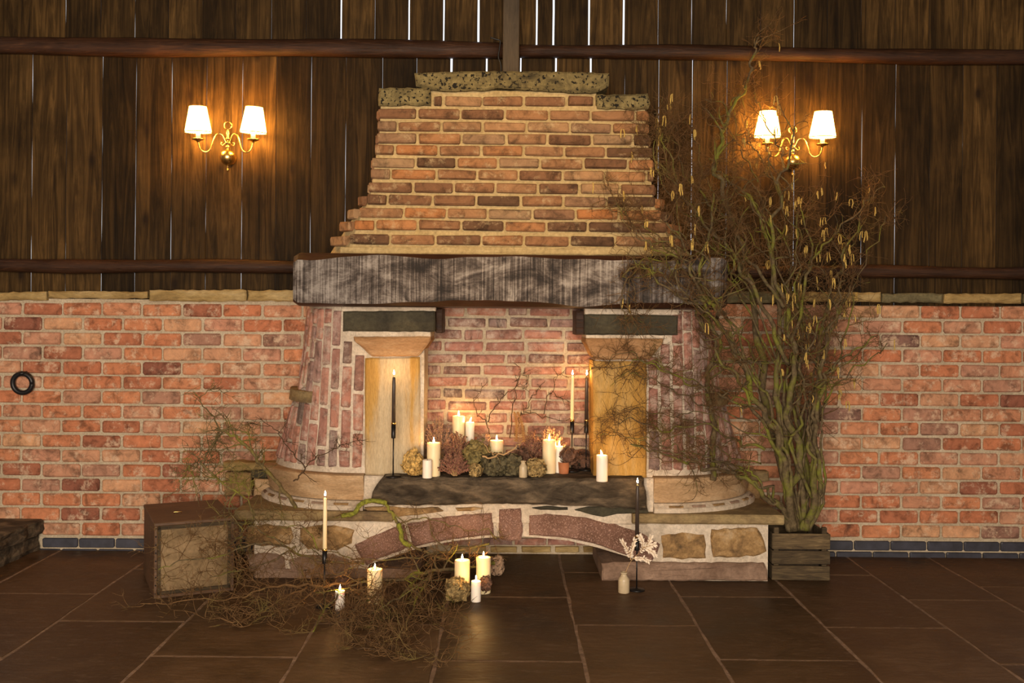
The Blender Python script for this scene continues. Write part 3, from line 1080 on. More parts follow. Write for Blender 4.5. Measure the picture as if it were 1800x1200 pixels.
# ---- hearth beam of dark stone
Z_HEARTH = 0.53
hb = [(672, 841), (760, 839), (850, 841), (960, 843), (1060, 846), (1132, 848), (1137, 875), (1138, 897), (1090, 893), (1000, 889), (900, 886), (800, 887), (720, 889), (672, 888), (652, 884), (654, 868), (662, 852)]
w_ = [P(x, y, -0.62) for x, y in hb]
hp = [(v.x, min(v.z, Z_HEARTH)) for v in w_]
hp[:6] = [(x, Z_HEARTH) for x, z in hp[:6]]
o = poly_stone('hearth_beam', hp, -0.62, -0.22, M['hearth_stone'], None, rnd=rf, world=True, jit=.0035, cham=.012, step=.025)
fp(o)

# ---- jambs: brick flanks that sweep round to the wall
Y_J = -0.50
def flank_curve(side, z, n=14, grow=0.0):
    """plan of the flank at height z, from the inner front corner round to the wall"""
    t = (z - Z_HEARTH) / (1.395 - Z_HEARTH)
    half = 1.315 * (1 - t) + 1.125 * t - 0.035 * math.sin(PI * t)
    x_in = 0.445
    x_st = 0.80 + 0.02 * t
    yf = Y_J - grow
    pts = [(x_in, yf)]
    a = half + grow - x_st
    b = -yf - 0.012
    for k in range(n + 1):
        ph = PI / 2 * k / n
        pts.append((x_st + a * math.sin(ph), -0.012 - b * math.cos(ph)))
    return [(XC + side * x, y) for x, y in pts]


for side, nm in ((-1, 'left'), (1, 'right')):
    bm = bmesh.new()
    rings = []
    nz = 8
    for k in range(nz + 1):
        z = Z_HEARTH - 0.14 + (1.40 - Z_HEARTH + 0.14) * k / nz
        c = flank_curve(side, max(z, Z_HEARTH))
        c = c + [(XC + side * 0.445, -0.012)]
        rings.append([bm.verts.new((x, y, z)) for x, y in c])
    m_ = len(rings[0])
    for a, b in zip(rings[:-1], rings[1:]):
        for k in range(m_):
            k2 = (k + 1) % m_
            bm.faces.new((a[k], a[k2], b[k2], b[k]))
    bm.faces.new(rings[0]); bm.faces.new(rings[-1])
    jamb = fp(link('flank', me_from(bm, 'flank'), M['mortar_pale']))
    # upright bricks following the curve
    rb = random.Random(41 + side)
    fb = brick_variants('brick', 0.205, 0.050, 0.03, 8, M['old_brick'], rb, 0.009, 0.0055)
    zb0, zb1 = Z_HEARTH + 0.03, 1.385
    s0 = (P(1137, 740, Y_J).x - XC) if side > 0 else (XC - P(641, 740, Y_J).x)
    s = s0 + 0.038 - 0.445
    colk = 0
    while True:
        # point at arc length s for a given z
        def at(z, s):
            c = flank_curve(side, z, 40)
            acc = 0
            for p, q in zip(c[:-1], c[1:]):
                d = math.hypot(q[0] - p[0], q[1] - p[1])
                if acc + d >= s:
                    t = (s - acc) / d
                    tx, ty = (q[0] - p[0]) / d, (q[1] - p[1]) / d
                    return Vector((p[0] + (q[0] - p[0]) * t, p[1] + (q[1] - p[1]) * t, z)), Vector((tx, ty, 0))
                acc += d
            return None, None
        p_, t_ = at(zb0, s)
        if p_ is None or p_.y > -0.12:
            break
        z = zb0 - (0.10 if colk % 2 else 0.0)
        ztop = zb1
        if colk == 0:
            ztop = 1.145
        elif colk == 1:
            ztop = 1.215
        deep = p_.y > -0.30
        while z < ztop - 0.03:
            ln = min(0.205 + rb.uniform(-.03, .015), ztop - z)
            za, zb = max(z, zb0), z + ln
            z += ln + 0.013
            if zb - za < 0.045:
                continue
            if p_.y > -0.26 and (za + zb) / 2 > 0.95:
                continue
            if deep and 0.86 < (za + zb) / 2 < 0.99 + rb.uniform(0, .06):
                continue
            zm = (za + zb) / 2
            pa_, ta_ = at(za, s * (1 - 0.05 * (za - zb0)))
            pb_, tb_ = at(zb, s * (1 - 0.05 * (zb - zb0)))
            pm_, tm_ = at(zm, s * (1 - 0.05 * (zm - zb0)))
            if pa_ is None or pb_ is None or pm_ is None:
                continue
            up = (pb_ - pa_).normalized()
            nrm = Vector((tm_.y, -tm_.x, 0)) * side
            if nrm.y > 0.3:
                nrm = -nrm
            nrm = (nrm - up * nrm.dot(up)).normalized()
            xa = up                       # brick length
            ya = -nrm
            za_ = xa.cross(ya)
            R = Matrix((xa, ya, za_)).transposed().to_4x4()
            o = link('brick', rb.choice(fb), None, jamb)
            fw = (0.62 if deep else 1.0) * rb.uniform(.92, 1.08)
            o.matrix_world = Matrix.Translation(pm_ - nrm * 0.018 + Vector((0, 0, 0))) @ R @ Matrix.Diagonal(((zb - za) / 0.205, 1, fw, 1))
            mw = o.matrix_world.copy()
            o.matrix_parent_inverse = Matrix.Identity(4)
            o.matrix_basis = mw
        s += 0.066 if not deep else 0.047
        colk += 1
    # small stone shelf let into the flank
    zc0, zc1 = 0.885, 0.945
    def arcpts(z, g, k0, k1):
        c = flank_curve(side, z, 24, g)[1:]
        return c[k0:k1]
    bm = bmesh.new()
    lo_o, hi_o = arcpts(zc0, .034, 10, 25), arcpts(zc1, .042, 10, 25)
    lo_i, hi_i = arcpts(zc0, -.03, 10, 25), arcpts(zc1, -.03, 10, 25)
    L = [[bm.verts.new((x, y, z)) for x, y in r] for r, z in ((lo_o, zc0), (hi_o, zc1), (hi_i, zc1), (lo_i, zc0))]
    for q in range(4):
        q2 = (q + 1) % 4
        for k in range(len(lo_o) - 1):
            bm.faces.new((L[q][k], L[q][k + 1], L[q2][k + 1], L[q2][k]))
    bm.faces.new([L[q][0] for q in range(4)]); bm.faces.new([L[q][-1] for q in range(4)])
    fp(link('shelf_stone', me_from(bm, 'shelf_stone'), M['ledge_stone']))
    # pale rough patch of old limewashed brick above the shelf
    for (za, zb, k0, k1) in ((0.97, 1.10, 12, 17), (1.12, 1.22, 11, 16)):
        bm = bmesh.new()
        ro = [[bm.verts.new((x + rf.uniform(-.003, .003), y + rf.uniform(-.003, .003), z + rf.uniform(-.006, .006))) for x, y in arcpts(z, .008, k0, k1)] for z in (za, (za + zb) / 2, zb)]
        ri = [[bm.verts.new((x, y, z)) for x, y in arcpts(z, -.02, k0, k1)] for z in (za, (za + zb) / 2, zb)]
        for g in range(2):
            for k in range(k1 - k0 - 1):
                bm.faces.new((ro[g][k], ro[g][k + 1], ro[g + 1][k + 1], ro[g + 1][k]))
                bm.faces.new((ri[g][k], ri[g][k + 1], ri[g + 1][k + 1], ri[g + 1][k]))
            for k in (0, -1):
                bm.faces.new((ro[g][k], ro[g + 1][k], ri[g + 1][k], ri[g][k]))
        for g in (0, 2):
            for k in range(k1 - k0 - 1):
                bm.faces.new((ro[g][k], ro[g][k + 1], ri[g][k + 1], ri[g][k]))
        o = link('limewashed_stone', me_from(bm, 'limewashed_stone'), M['limewash'], jamb)
        o.matrix_parent_inverse = Matrix.Identity(4)
    # curved moulded kerb stone and the mortar band beneath it
    def sweep(prof, k0, k1, mat, name, jit=0.0):
        bm = bmesh.new()
        rings = []
        c_all = []
        for g, z in prof:
            c = flank_curve(side, Z_HEARTH, 36, g)[1:]
            c = [(XC + side * x_, c[0][1]) for x_ in (0.748, 0.765, 0.782)] + c
            c_all.append([(x, y, z) for x, y in c[k0:k1 + 3]])
        V = [[bm.verts.new((x + rf.uniform(-jit, jit), y + rf.uniform(-jit, jit), z)) for x, y, z in r] for r in c_all]
        for q in range(len(V)):
            q2 = (q + 1) % len(V)
            for k in range(len(V[0]) - 1):
                bm.faces.new((V[q][k], V[q][k + 1], V[q2][k + 1], V[q2][k]))
        bm.faces.new([v[0] for v in V]); bm.faces.new([v[-1] for v in V])
        return fp(link(name, me_from(bm, name, False), mat))
    sweep([(-.05, .395), (.030, .395), (.034, .41), (.040, .44), (.052, .475), (.066, .505), (.068, Z_HEARTH - .004), (.055, Z_HEARTH), (-.05, Z_HEARTH)],
          0, 30, M['sandstone'], 'kerb_stone')
    band = sweep([(-.05, .345), (.075, .345), (.072, .37), (.04, .392), (-.05, .394)], 0, 34, M['mortar_pale'], 'mortar_band', .002)
    for k0 in range(1, 30, 5):
        c = flank_curve(side, Z_HEARTH, 36, .0715)[1:]
        c2 = flank_curve(side, Z_HEARTH, 36, .052)[1:]
        seg = list(range(k0, k0 + 4))
        bm = bmesh.new()
        A = [bm.verts.new((c[k][0], c[k][1], .354)) for k in seg]
        B = [bm.verts.new((c2[k][0] + (c[k][0] - c2[k][0]) * .6, c2[k][1] + (c[k][1] - c2[k][1]) * .6, .384)) for k in seg]
        cI = flank_curve(side, Z_HEARTH, 36, .02)[1:]
        A2 = [bm.verts.new((cI[k][0], cI[k][1], .354)) for k in seg]
        B2 = [bm.verts.new((cI[k][0], cI[k][1], .384)) for k in seg]
        for k in range(3):
            for a, b in ((A, B), (B, B2), (B2, A2), (A2, A)):
                bm.faces.new((a[k], a[k + 1], b[k + 1], b[k]))
        for k in (0, -1):
            bm.faces.new((A[k], B[k], B2[k], A2[k]))
        o = link('stone', me_from(bm, 'stone'), M['rubble_stone' if k0 % 2 else 'plinth_stone'], band)
        o.matrix_parent_inverse = Matrix.Identity(4)
    # blocks stacked against the wall beside the kerb
    if side > 0:
        for x0, x1, y0, y1, Yf, m in ((1272, 1337, 846, 879, -.125, 'rubble_stone'), (1272, 1352, 828, 846, -.10, 'ledge_stone')):
            fstone('block_stone', [(x0, y0), (x1, y0 + 1), (x1, y1), (x0, y1)], Yf, -.012, m, jit=.004)
    else:
        for x0, x1, y0, y1, Yf, m in ((446, 520, 842, 878, -.15, 'sandstone'), (440, 524, 826, 841, -.13, 'dark_stone'), (392, 512, 812, 827, -.11, 'coping_stone'), (395, 442, 830, 872, -.10, 'rubble_stone')):
            fstone('block_stone', [(x0, y0), (x1, y0 + 1), (x1, y1), (x0, y1)], Yf, -.012, m, jit=.004)

# ---- stone pillars, capitals and lintel blocks
Y_P = -0.515
fstone('pillar', [(641, 629), (738, 627), (739, 836), (641, 835)], Y_P, -0.23, 'ochre_stone', jit=.0015, cham=.008)
fstone('pillar', [(1043, 634), (1137, 635), (1137, 845), (1043, 845)], Y_P, -0.23, 'gold_stone', jit=.0015, cham=.008)
fstone('capital', [(621, 592), (757, 591), (757, 598), (739, 622), (734, 626), (654, 626), (648, 622), (622, 598)], Y_P - .02, -0.23, 'capital_stone', jit=.0015, cham=.008)
fstone('capital', [(1030, 594), (1166, 595), (1166, 602), (1146, 627), (1140, 632), (1048, 632), (1042, 626), (1030, 602)], Y_P - .02, -0.23, 'capital_stone', jit=.0015, cham=.008)
fstone('lintel_block', [(603, 547), (765, 546), (765, 583), (603, 582)], Y_P - .01, -0.23, 'dark_stone', jit=.002)
fstone('lintel_block', [(1028, 552), (1192, 554), (1192, 589), (1028, 588)], Y_P - .01, -0.23, 'dark_stone', jit=.002)
fstone('timber_bracket', [(766, 543), (778, 543), (778, 585), (766, 585)], -.47, -0.23, 'rail_wood', jit=.001, cham=.003)
fstone('timber_bracket', [(1012, 546), (1027, 546), (1027, 588), (1012, 588)], -.47, -0.23, 'rail_wood', jit=.001, cham=.003)
fstone('mortar_bed', [(600, 536), (766, 536), (766, 547), (600, 547)], Y_P + .002, -0.23, 'mortar_pale', jit=.001, cham=.003)
fstone('mortar_bed', [(1028, 541), (1194, 541), (1194, 553), (1028, 553)], Y_P + .002, -0.23, 'mortar_pale', jit=.001, cham=.003)
fstone('mortar_bed', [(625, 582), (757, 582), (757, 592), (625, 592)], Y_P + .004, -0.23, 'mortar_pale', jit=.001, cham=.003)
fstone('mortar_bed', [(1030, 588), (1172, 588), (1172, 595), (1030, 595)], Y_P + .004, -0.23, 'mortar_pale', jit=.001, cham=.003)

# ---- back wall of the firebox
Y_FB = -0.235
fbw = fp(link('firebox_wall', box_me('firebox_wall', XC - .46, XC + .46, Y_FB, -0.03, Z_HEARTH - .05, 1.41), M['mortar']))
rq = random.Random(53)
fbb = brick_variants('brick', 0.205, 0.051, 0.03, 6, M['old_brick'], rq, 0.008, 0.0035)
zr = P(885, 609, Y_FB).z
kk = 0
for k in range(-3, 13):
    zc = zr - k * 0.0648
    if zc > 1.40 or zc < Z_HEARTH + .02:
        continue
    off = 0.0 if k % 2 else 0.11
    x = XC - 0.46 - off + rq.uniform(-.02, .02)
    while x < XC + .46:
        ln = 0.205 + rq.uniform(-.012, .012)
        if rq.random() < .08:
            ln = 0.10
        a, b = max(x, XC - .455), min(x + ln, XC + .455)
        x += ln + 0.016
        if b - a < 0.04:
            continue
        o = link('brick', rq.choice(fbb), None, fbw)
        o.matrix_parent_inverse = Matrix.Identity(4)
        o.location = ((a + b) / 2, Y_FB + 0.018 + rq.uniform(-.003, .003), zc + rq.uniform(-.003, .003))
        o.scale = ((b - a) / .205, 1, rq.uniform(.92, 1.06))
        o.rotation_euler = (0, rq.uniform(-.012, .012) + (PI if rq.random() < .5 else 0), 0)

# ---- oak mantel beam
def mantel():
    Ym = -0.66
    x0, x1 = P(514, 490, Ym).x, P(1280, 495, Ym).x
    zt = P(897, 446, Ym).z
    zb = P(897, 541, Ym).z
    L = x1 - x0
    n = 90
    def wav(t, seed, amp):
        v = mnoise.noise(Vector((t * 5.2, seed, 0))) * amp + mnoise.noise(Vector((t * 13, seed + 3, 0))) * amp * .35
        return v
    bm = bmesh.new()
    rings = []
    for i in range(n + 1):
        t = i / n
        x = x0 + L * t
        e = min(t, 1 - t) * L
        r = max(0, 1 - e / 0.035)          # rounded ends
        sh = 0.018 * r * r
        ct = 0.026 + max(-.018, wav(t, 1.7, .030))
        cb = 0.024 + max(-.016, wav(t, 8.3, .028))
        yf = Ym + sh + mnoise.noise(Vector((t * 9, 4.4, 0))) * .004
        sec = [(-0.03, zb + sh), (Ym + .045, zb + sh), (Ym + .012 + cb * .35, zb + .006 + sh), (yf, zb + cb + sh), (yf - .002, zb + cb + (zt - zb - cb - ct) * .33), (yf + .001, zb + cb + (zt - zb - cb - ct) * .66),
               (yf, zt - ct - sh), (Ym + .012 + ct * .5, zt - .004 - sh), (Ym + .06, zt - sh), (-0.03, zt - sh)]
        rings.append([bm.verts.new((x, y, z)) for y, z in sec])
    m_ = len(rings[0])
    for a, b in zip(rings[:-1], rings[1:]):
        for k in range(m_):
            k2 = (k + 1) % m_
            f = bm.faces.new((a[k], a[k2], b[k2], b[k]))
            f.material_index = 0 if k in (3, 4, 5) else 1
    for r in (rings[0], rings[-1]):
        f = bm.faces.new(r); f.material_index = 1
    me = me_from(bm, 'mantel_beam', True)
    me.set_sharp_from_angle(angle=math.radians(22))
    me.materials.append(M['mantel_face']); me.materials.append(M['mantel_edge'])
    o = link('mantel_beam', me)
    fp(o)
    return zt


Z_MT = mantel()

# ---- sloping brick chimney breast
rows = [201, 222.7, 244, 265, 286.7, 307.3, 330, 352, 375, 396.7, 421.7]
lefts = [665, 664, 663, 659, 655, 652, 649, 646, 632, 624, 615]
rights = [1138, 1140, 1141, 1146, 1147, 1148, 1150, 1151, 1161, 1171, 1181]
CH_Y0, CH_Y1 = -0.52, -0.36
Z0c, Z1c = Z_MT, 2.55
SL = (CH_Y1 - CH_Y0) / (Z1c - Z0c)
def PCh(x, y):
    sx, sy = ray(x, y)
    # Y = CH_Y0 + SL*(z-Z0c);  z = CAM_H - sy*(Y+CAM_D)/F
    Y = (CH_Y0 + SL * (CAM_H - sy * CAM_D / F_PX - Z0c)) / (1 + SL * sy / F_PX)
    return P(x, y, Y)
half = []
for y, l, r in zip(rows, lefts, rights):
    a, b = PCh(l, y), PCh(r, y)
    half.append((a.z, a.x, b.x))
prof = [(PCh(897, 184).z, half[0][1] + .0, half[0][2])] + half + [(Z_MT - .004, half[-1][1] - .03, half[-1][2] + .03)]
corner = [0, 0, 0, 0, 0, 0, 0, 0, .022, .045, .07, .10, .12]
bm = bmesh.new()
rings = []
for (z, xl, xr_), c in zip(prof, corner):
    Yf = CH_Y0 + SL * (z - Z0c) + 0.012
    ins = 0.010
    sec = [(xl + ins, Yf), (xr_ - ins, Yf), (xr_ + c - ins, Yf + c * 1.3 + .01), (xr_ + c - ins, 0.045), (xl - c + ins, 0.045), (xl - c + ins, Yf + c * 1.3 + .01)]
    rings.append([bm.verts.new((x, y, z)) for x, y in sec])
for a, b in zip(rings[:-1], rings[1:]):
    for k in range(6):
        k2 = (k + 1) % 6
        bm.faces.new((a[k], a[k2], b[k2], b[k]))
bm.faces.new(rings[0]); bm.faces.new(rings[-1])
chim = fp(link('chimney_breast', me_from(bm, 'chimney_breast'), M['mortar_gold']))
rk = random.Random(61)
chb = brick_variants('brick', 0.205, 0.050, 0.04, 8, M['chimney_brick'], rk, 0.007, 0.003)
tilt = -math.atan(SL)


def ch_brick(x, y, z, ln, rz=0.0, sz=1.0, rx=True):
    o = link('brick', rk.choice(chb), None, chim)
    o.matrix_parent_inverse = Matrix.Identity(4)
    o.location = (x, y, z)
    o.scale = (ln / .205, 1, sz)
    o.rotation_euler = (tilt * (1 if rz == 0 else 0), rk.uniform(-.008, .008), rz)
    return o


for i, (z, xl, xr_) in enumerate(half):
    Yf = CH_Y0 + SL * (z - Z0c)
    hgt = 1.0 + rk.uniform(-.04, .05)
    x = xl
    first = True
    while x < xr_ - .02:
        ln = .212 + rk.uniform(-.014, .012)
        if first and i % 2 == 1:
            ln = .098
        first = False
        if x + ln > xr_ - .05:
            ln = xr_ - x
        if ln > .245:
            ln = .205
        ch_brick(x + ln / 2, Yf + .028 + rk.uniform(-.003, .003), z + rk.uniform(-.002, .002), ln, 0, hgt)
        x += ln + .015
    c = corner[i + 1]
    # returns: corner bricks and side bricks
    for sgn, xe in ((-1, xl), (1, xr_)):
        if c > 0:
            ch_brick(xe + sgn * (c * .5), Yf + .035 + c * .62, z, max(.05, c * 1.5), sgn * 0.9, 1.0)
        yy = Yf + c * 1.3 + .012 + (.10 if i % 2 else 0.0)
        while yy < -0.10:
            ch_brick(xe + sgn * (c - .028), yy + .10, z, .19, sgn * PI / 2, 1.0)
            yy += .21
# short course between the cap stones
zt_ = PCh(897, 179).z
for xa, xb in ((763, 776), (783, 846), (850, 918), (924, 993), (999, 1042)):
    a, b = PCh(xa, 179), PCh(xb, 179)
    ch_brick((a.x + b.x) / 2, a.y + .03, a.z, b.x - a.x, 0, 1.0)
# cap stones
Yc = CH_Y1 - .02
fstone('cap_stone', [(728, 127), (800, 125), (900, 124), (1000, 125), (1071, 128), (1071, 150), (1060, 158), (1040, 163), (1000, 162), (960, 159), (900, 156), (875, 154), (850, 158), (800, 160), (760, 158), (731, 151)], Yc, 0.04, 'cap_stone', jit=.003, cham=.012)
fstone('cap_stone', [(666, 154), (756, 154), (758, 184), (700, 184), (665, 186)], Yc - .012, 0.04, 'cap_stone', jit=.004, cham=.012)
fstone('cap_stone', [(1048, 166), (1140, 164), (1143, 180), (1140, 192), (1090, 191), (1049, 190)], Yc - .012, 0.04, 'cap_stone', jit=.004, cham=.012)
fstone('mortar_bed', [(757, 158), (1048, 161), (1048, 192), (757, 190)], Yc + .035, 0.02, 'mortar_gold', jit=.002, cham=.004)
fstone('mortar_bed', [(598, 434), (1195, 434), (1197, 448), (597, 448)], CH_Y0 - .012, 0.02, 'mortar_gold', jit=.002, cham=.004)

# ================================================================ WALL LIGHTS
def sconce(x, y, label):
    YB_ = WY - 0.004
    c = P(x, y, YB_)
    t = thing('wall_sconce', c, label=label, cat='wall lamp', group='brass wall sconces')
    S = 1 / 308.0
    fw = -0.055                      # axis of the body stands proud of the wall
    # back plate
    bp = link('back_plate', lathe_me('back_plate', [(.0, 0), (.036, 0), (.038, .004), (.030, .010), (.014, .016), (.010, .05)], 20), M['brass'], t)
    bp.rotation_euler = (PI / 2, 0, 0)
    body = [(.0, -.084), (.004, -.082), (.008, -.075), (.009, -.070), (.005, -.064), (.003, -.061), (.006, -.056), (.003, -.053), (.006, -.047),
            (.020, -.041), (.034, -.029), (.043, -.013), (.0455, .002), (.042, .017), (.033, .031), (.018, .041), (.008, .045),
            (.006, .050), (.012, .055), (.013, .060), (.007, .065), (.006, .072), (.016, .078), (.016, .083), (.006, .088), (.005, .096),
            (.013, .102), (.014, .107), (.006, .113), (.008, .125), (.010, .135), (.006, .15), (.005, .158), (.0, .160)]
    o = link('body', lathe_me('body', body, 20), M['brass'], t)
    o.location = (0, fw, 0)
    R_ = .0215
    rg_ = [Vector((R_ * math.cos(a), 0, R_ * math.sin(a))) for a in [2 * PI * k / 24 for k in range(25)]]
    o = link('finial_ring', tube_me('finial_ring', rg_, .0032, 8), M['brass'], t)
    o.location = (0, fw, .160 + R_)
    for s in (-1, 1):
        a = [(.010, .080, 0), (.016, .095, -.004), (.030, .124, -.012), (.046, .130, -.018), (.062, .118, -.025), (.074, .085, -.032), (.088, .042, -.038),
             (.110, .022, -.042), (.136, .030, -.045), (.150, .055, -.046), (.1555, .086, -.046)]
        pts = catmull([Vector((s * p[0], fw + p[2], p[1])) for p in a], 5)
        o = link('arm', tube_me('arm', pts, .0042, 8), M['brass'], t)
        cu = catmull([Vector((s * p[0], fw - .004, p[1])) for p in ((.012, .080), (.022, .072), (.032, .066), (.038, .074), (.034, .083), (.029, .079))], 5)
        link('scroll', tube_me('scroll', cu, .003, 6), M['brass'], o)
        ex, ey, ez = s * .1555, fw - .046, .086
        pan = link('drip_pan', lathe_me('drip_pan', [(.0, -.010), (.006, -.010), (.008, -.004), (.020, .0), (.034, .005), (.036, .009), (.020, .006), (.013, .010), (.013, .016), (.0, .016)], 20), M['brass'], t)
        pan.location = (ex, ey, ez)
        sl = link('candle_sleeve', lathe_me('candle_sleeve', [(.0, 0), (.0125, 0), (.0125, .046), (.0, .048)], 16), M['sleeve'], t)
        sl.location = (ex, ey, ez + .012)
        bu = link('bulb', lathe_me('bulb', [(.0, 0), (.007, .003), (.014, .018), (.016, .032), (.012, .048), (.005, .066), (.0, .072)], 12), M['bulb'], t)
        bu.location = (ex, ey, ez + .060)
        n = 68
        V, Fc = [], []
        for (r, z) in ((.073, .0), (.046, .146)):
            for k in range(n):
                an = 2 * PI * k / n
                rr = r * (1 + (.014 if k % 2 else -.014))
                V.append(Vector((rr * math.cos(an), rr * math.sin(an), z)))
        for k in range(n):
            Fc.append((k, (k + 1) % n, n + (k + 1) % n, n + k))
        sh = link('lamp_shade', py_me('lamp_shade', V, Fc), M['lamp_shade'], t)
        so = sh.modifiers.new('thickness', 'SOLIDIFY'); so.thickness = .0014
        sh.location = (ex, ey, ez + .046)
        sh.rotation_euler = (math.radians(4), math.radians(3 * (1 if x < 900 and s > 0 else 0)), 0)
        for r, z in ((.0735, .002), (.0465, .145)):
            tr = [Vector((r * math.cos(a_), r * math.sin(a_), z)) for a_ in [2 * PI * k / 32 for k in range(33)]]
            link('trim', tube_me('trim', tr, .0028, 6), M['shade_trim'], sh)
    return t


sconce(405, 279, 'two-arm brass wall sconce with lit pleated shades, alone on the left boards')
sconce(1388, 287, 'two-arm brass wall sconce with lit pleated shades, partly behind the curly hazel')

# spotlight can on the roof beam (behind and above the frame)
sp_ = thing('spotlight', SPOT_LOC, label='small black spotlight can on the barn roof', cat='spotlight')
can = link('can', lathe_me('can', [(.05, -.02), (.055, .0), (.055, .12), (.03, .14), (.0, .14)], 16), M['black_metal'], sp_)
can.rotation_euler = (Vector((0.03, -0.45, 1.98)) - Vector(SPOT_LOC)).to_track_quat('-Z', 'Y').to_euler()
link('stem', tube_me('stem', [Vector((0, 0, .1)), Vector((0, 0, .45))], .012, 8), M['black_metal'], sp_)

# ================================================================ CANDLES
FLAME_ME = lathe_me('flame', [(.0, 0), (.0026, .002), (.0044, .007), (.0046, .011), (.0032, .018), (.0014, .026), (.0, .032)], 10)
FLAME_ME.materials.append(M['flame'])
WICK_ME = tube_me('wick', [Vector((0, 0, -.004)), Vector((0, 0, .005)), Vector((.001, 0, .010))], .0011, 5)
WICK_ME.materials.append(M['wick'])


def flame(parent, z, lean=0.0, sc_=1.0):
    w = link('wick', WICK_ME, None, parent); w.location = (0, 0, z)
    f = link('flame', FLAME_ME, None, parent)
    f.location = (0, 0, z + .006)
    f.scale = (sc_, sc_, sc_)
    f.rotation_euler = (0, lean, 0)


def pillar_candle(pos, r, h, mat, label, lit=True, lean=0.0, grp='pillar candles'):
    t = thing('pillar_candle', pos, label=label, cat='candle', group=grp)
    e = min(.006, r * .3)
    prof = [(.0, 0), (r * .97, 0), (r, .003), (r, h * .5), (r * .995, h - .003), (r * .97, h), (r * .86, h + .001), (r * .78, h - e), (r * .3, h - e * 1.6), (.0, h - e * 1.6)]
    link('wax', lathe_me('wax', prof, 28), M[mat], t)
    if lit:
        flame(t, h - e * 1.6 + .004, lean, 0.9)
    else:
        w = link('wick', WICK_ME, None, t); w.location = (0, 0, h - e)
    return t


def cand(xa, xb, ytop, pos, mat, label, lit=True, lean=0.0, grp='pillar candles'):
    Y = pos.y
    r = px(abs(xb - xa) / 2, Y)
    h = P((xa + xb) / 2, ytop, Y).z - pos.z
    return pillar_candle(pos, r, h, mat, label, lit, lean, grp)


def taper(xc, ybase, ztab, y_cup_top, y_cup_bot, y_top, mat, label):
    pos = PZ(xc, ybase, ztab)
    Y = pos.y
    t = thing('taper_candle_holder', pos, label=label, cat='candle holder', group='slim black candle holders with tapers')
    zc1 = P(xc, y_cup_top, Y).z - pos.z
    zc0 = P(xc, y_cup_bot, Y).z - pos.z
    zt_ = P(xc, y_top, Y).z - pos.z
    link('base', lathe_me('base', [(.0, 0), (.040, 0), (.041, .003), (.039, .007), (.008, .009), (.004, .014), (.0, .014)], 28), M['black_metal'], t)
    link('stem', lathe_me('stem', [(.0035, .008), (.0035, zc0 + .004)], 10), M['black_metal'], t)
    link('cup', lathe_me('cup', [(.0, zc0), (.0105, zc0), (.0115, zc0 + .003), (.0115, zc1 - .004), (.0, zc1 - .004)], 18), M['black_metal'], t)
    link('collar', lathe_me('collar', [(.0, zc1 - .004), (.0122, zc1 - .004), (.0122, zc1 + .004), (.0105, zc1 + .006), (.0, zc1 + .006)], 18), M['brass'], t)
    link('candle', lathe_me('candle', [(.0, zc1 + .004), (.0102, zc1 + .004), (.0092, zt_ - .05), (.0075, zt_ - .008), (.003, zt_), (.0, zt_)], 16), M[mat], t)
    flame(t, zt_, 0.0, 0.85)
    return t


H = Z_HEARTH + .002
taper(691, 838, H, 744, 770, 661, 'wax_brown', 'black holder with dark taper candle at the left stone pillar')
taper(1005, 828, H, 739, 761, 661, 'wax_ivory', 'black holder with ivory taper candle inside the firebox')
taper(1030, 826, H, 739, 761, 661, 'wax_brown', 'black holder with dark taper candle inside the firebox, right of the ivory taper')
cand(750, 774, 778, PZ(762, 836, H), 'wax_ivory', 'tall ivory pillar candle at the hearth left end, behind the small white one')
cand(743, 760, 808, PZ(751, 839.5, H), 'wax_white', 'small unlit white pillar candle at the hearth left end', lit=False)
cand(795, 817, 731, Vector((P(806, 760, -.33).x, -.33, H)), 'wax_ivory', 'tall lit pillar candle standing against the firebox bricks behind the heather')
cand(818, 834, 742, Vector((P(826, 760, -.345).x, -.345, H)), 'wax_white', 'slim lit white candle right of the tallest candle behind the heather', lean=.25)
cand(861, 885, 774, Vector((P(873, 780, -.43).x, -.43, H)), 'wax_ivory', 'wide ivory candle showing above the hydrangeas at the hearth centre')
cand(953, 977, 773, PZ(965, 831, H), 'wax_ivory', 'tall wide ivory pillar candle between the stoneware bottle and the terracotta pot')
cand(976.5, 990, 784, Vector((P(983, 800, -.44).x, -.44, H)), 'wax_white', 'slim white candle half hidden behind the wide ivory pillar candle')
cand(1048, 1068, 800, PZ(1058, 845.5, H), 'wax_white', 'lit white pillar candle alone before the right stone pillar', lean=-.3)

G = 0.002
taper(570, 1066, G, 966, 990, 874, 'wax_ivory', 'black holder with ivory taper candle on the floor among fallen branches')
taper(1119, 1037, G, 943, 967, 851, 'wax_brown', 'black holder with dark taper candle on the floor by the small bottle')
cand(589, 606, 1038, PZ(597.5, 1071, G), 'wax_white', 'short white candle on the floor tangled in branches, left of the others', grp='floor candles')
cand(645, 672, 1000, PZ(658.5, 1058, G), 'wax_ivory', 'ivory pillar candle on the floor rising out of the branch tangle', grp='floor candles')
cand(798.5, 825.5, 984, PZ(812, 1046, G), 'wax_ivory', 'ivory pillar candle on the floor, left of the tall pair below the arch', grp='floor candles')
cand(836.5, 862.5, 979, PZ(849.5, 1041, G), 'wax_ivory', 'ivory pillar candle on the floor, right of the tall pair below the arch', grp='floor candles')
cand(828, 845.5, 1021, PZ(836.5, 1056.5, G), 'wax_white', 'small white pillar candle on the floor in front of the tall pair', grp='floor candles')

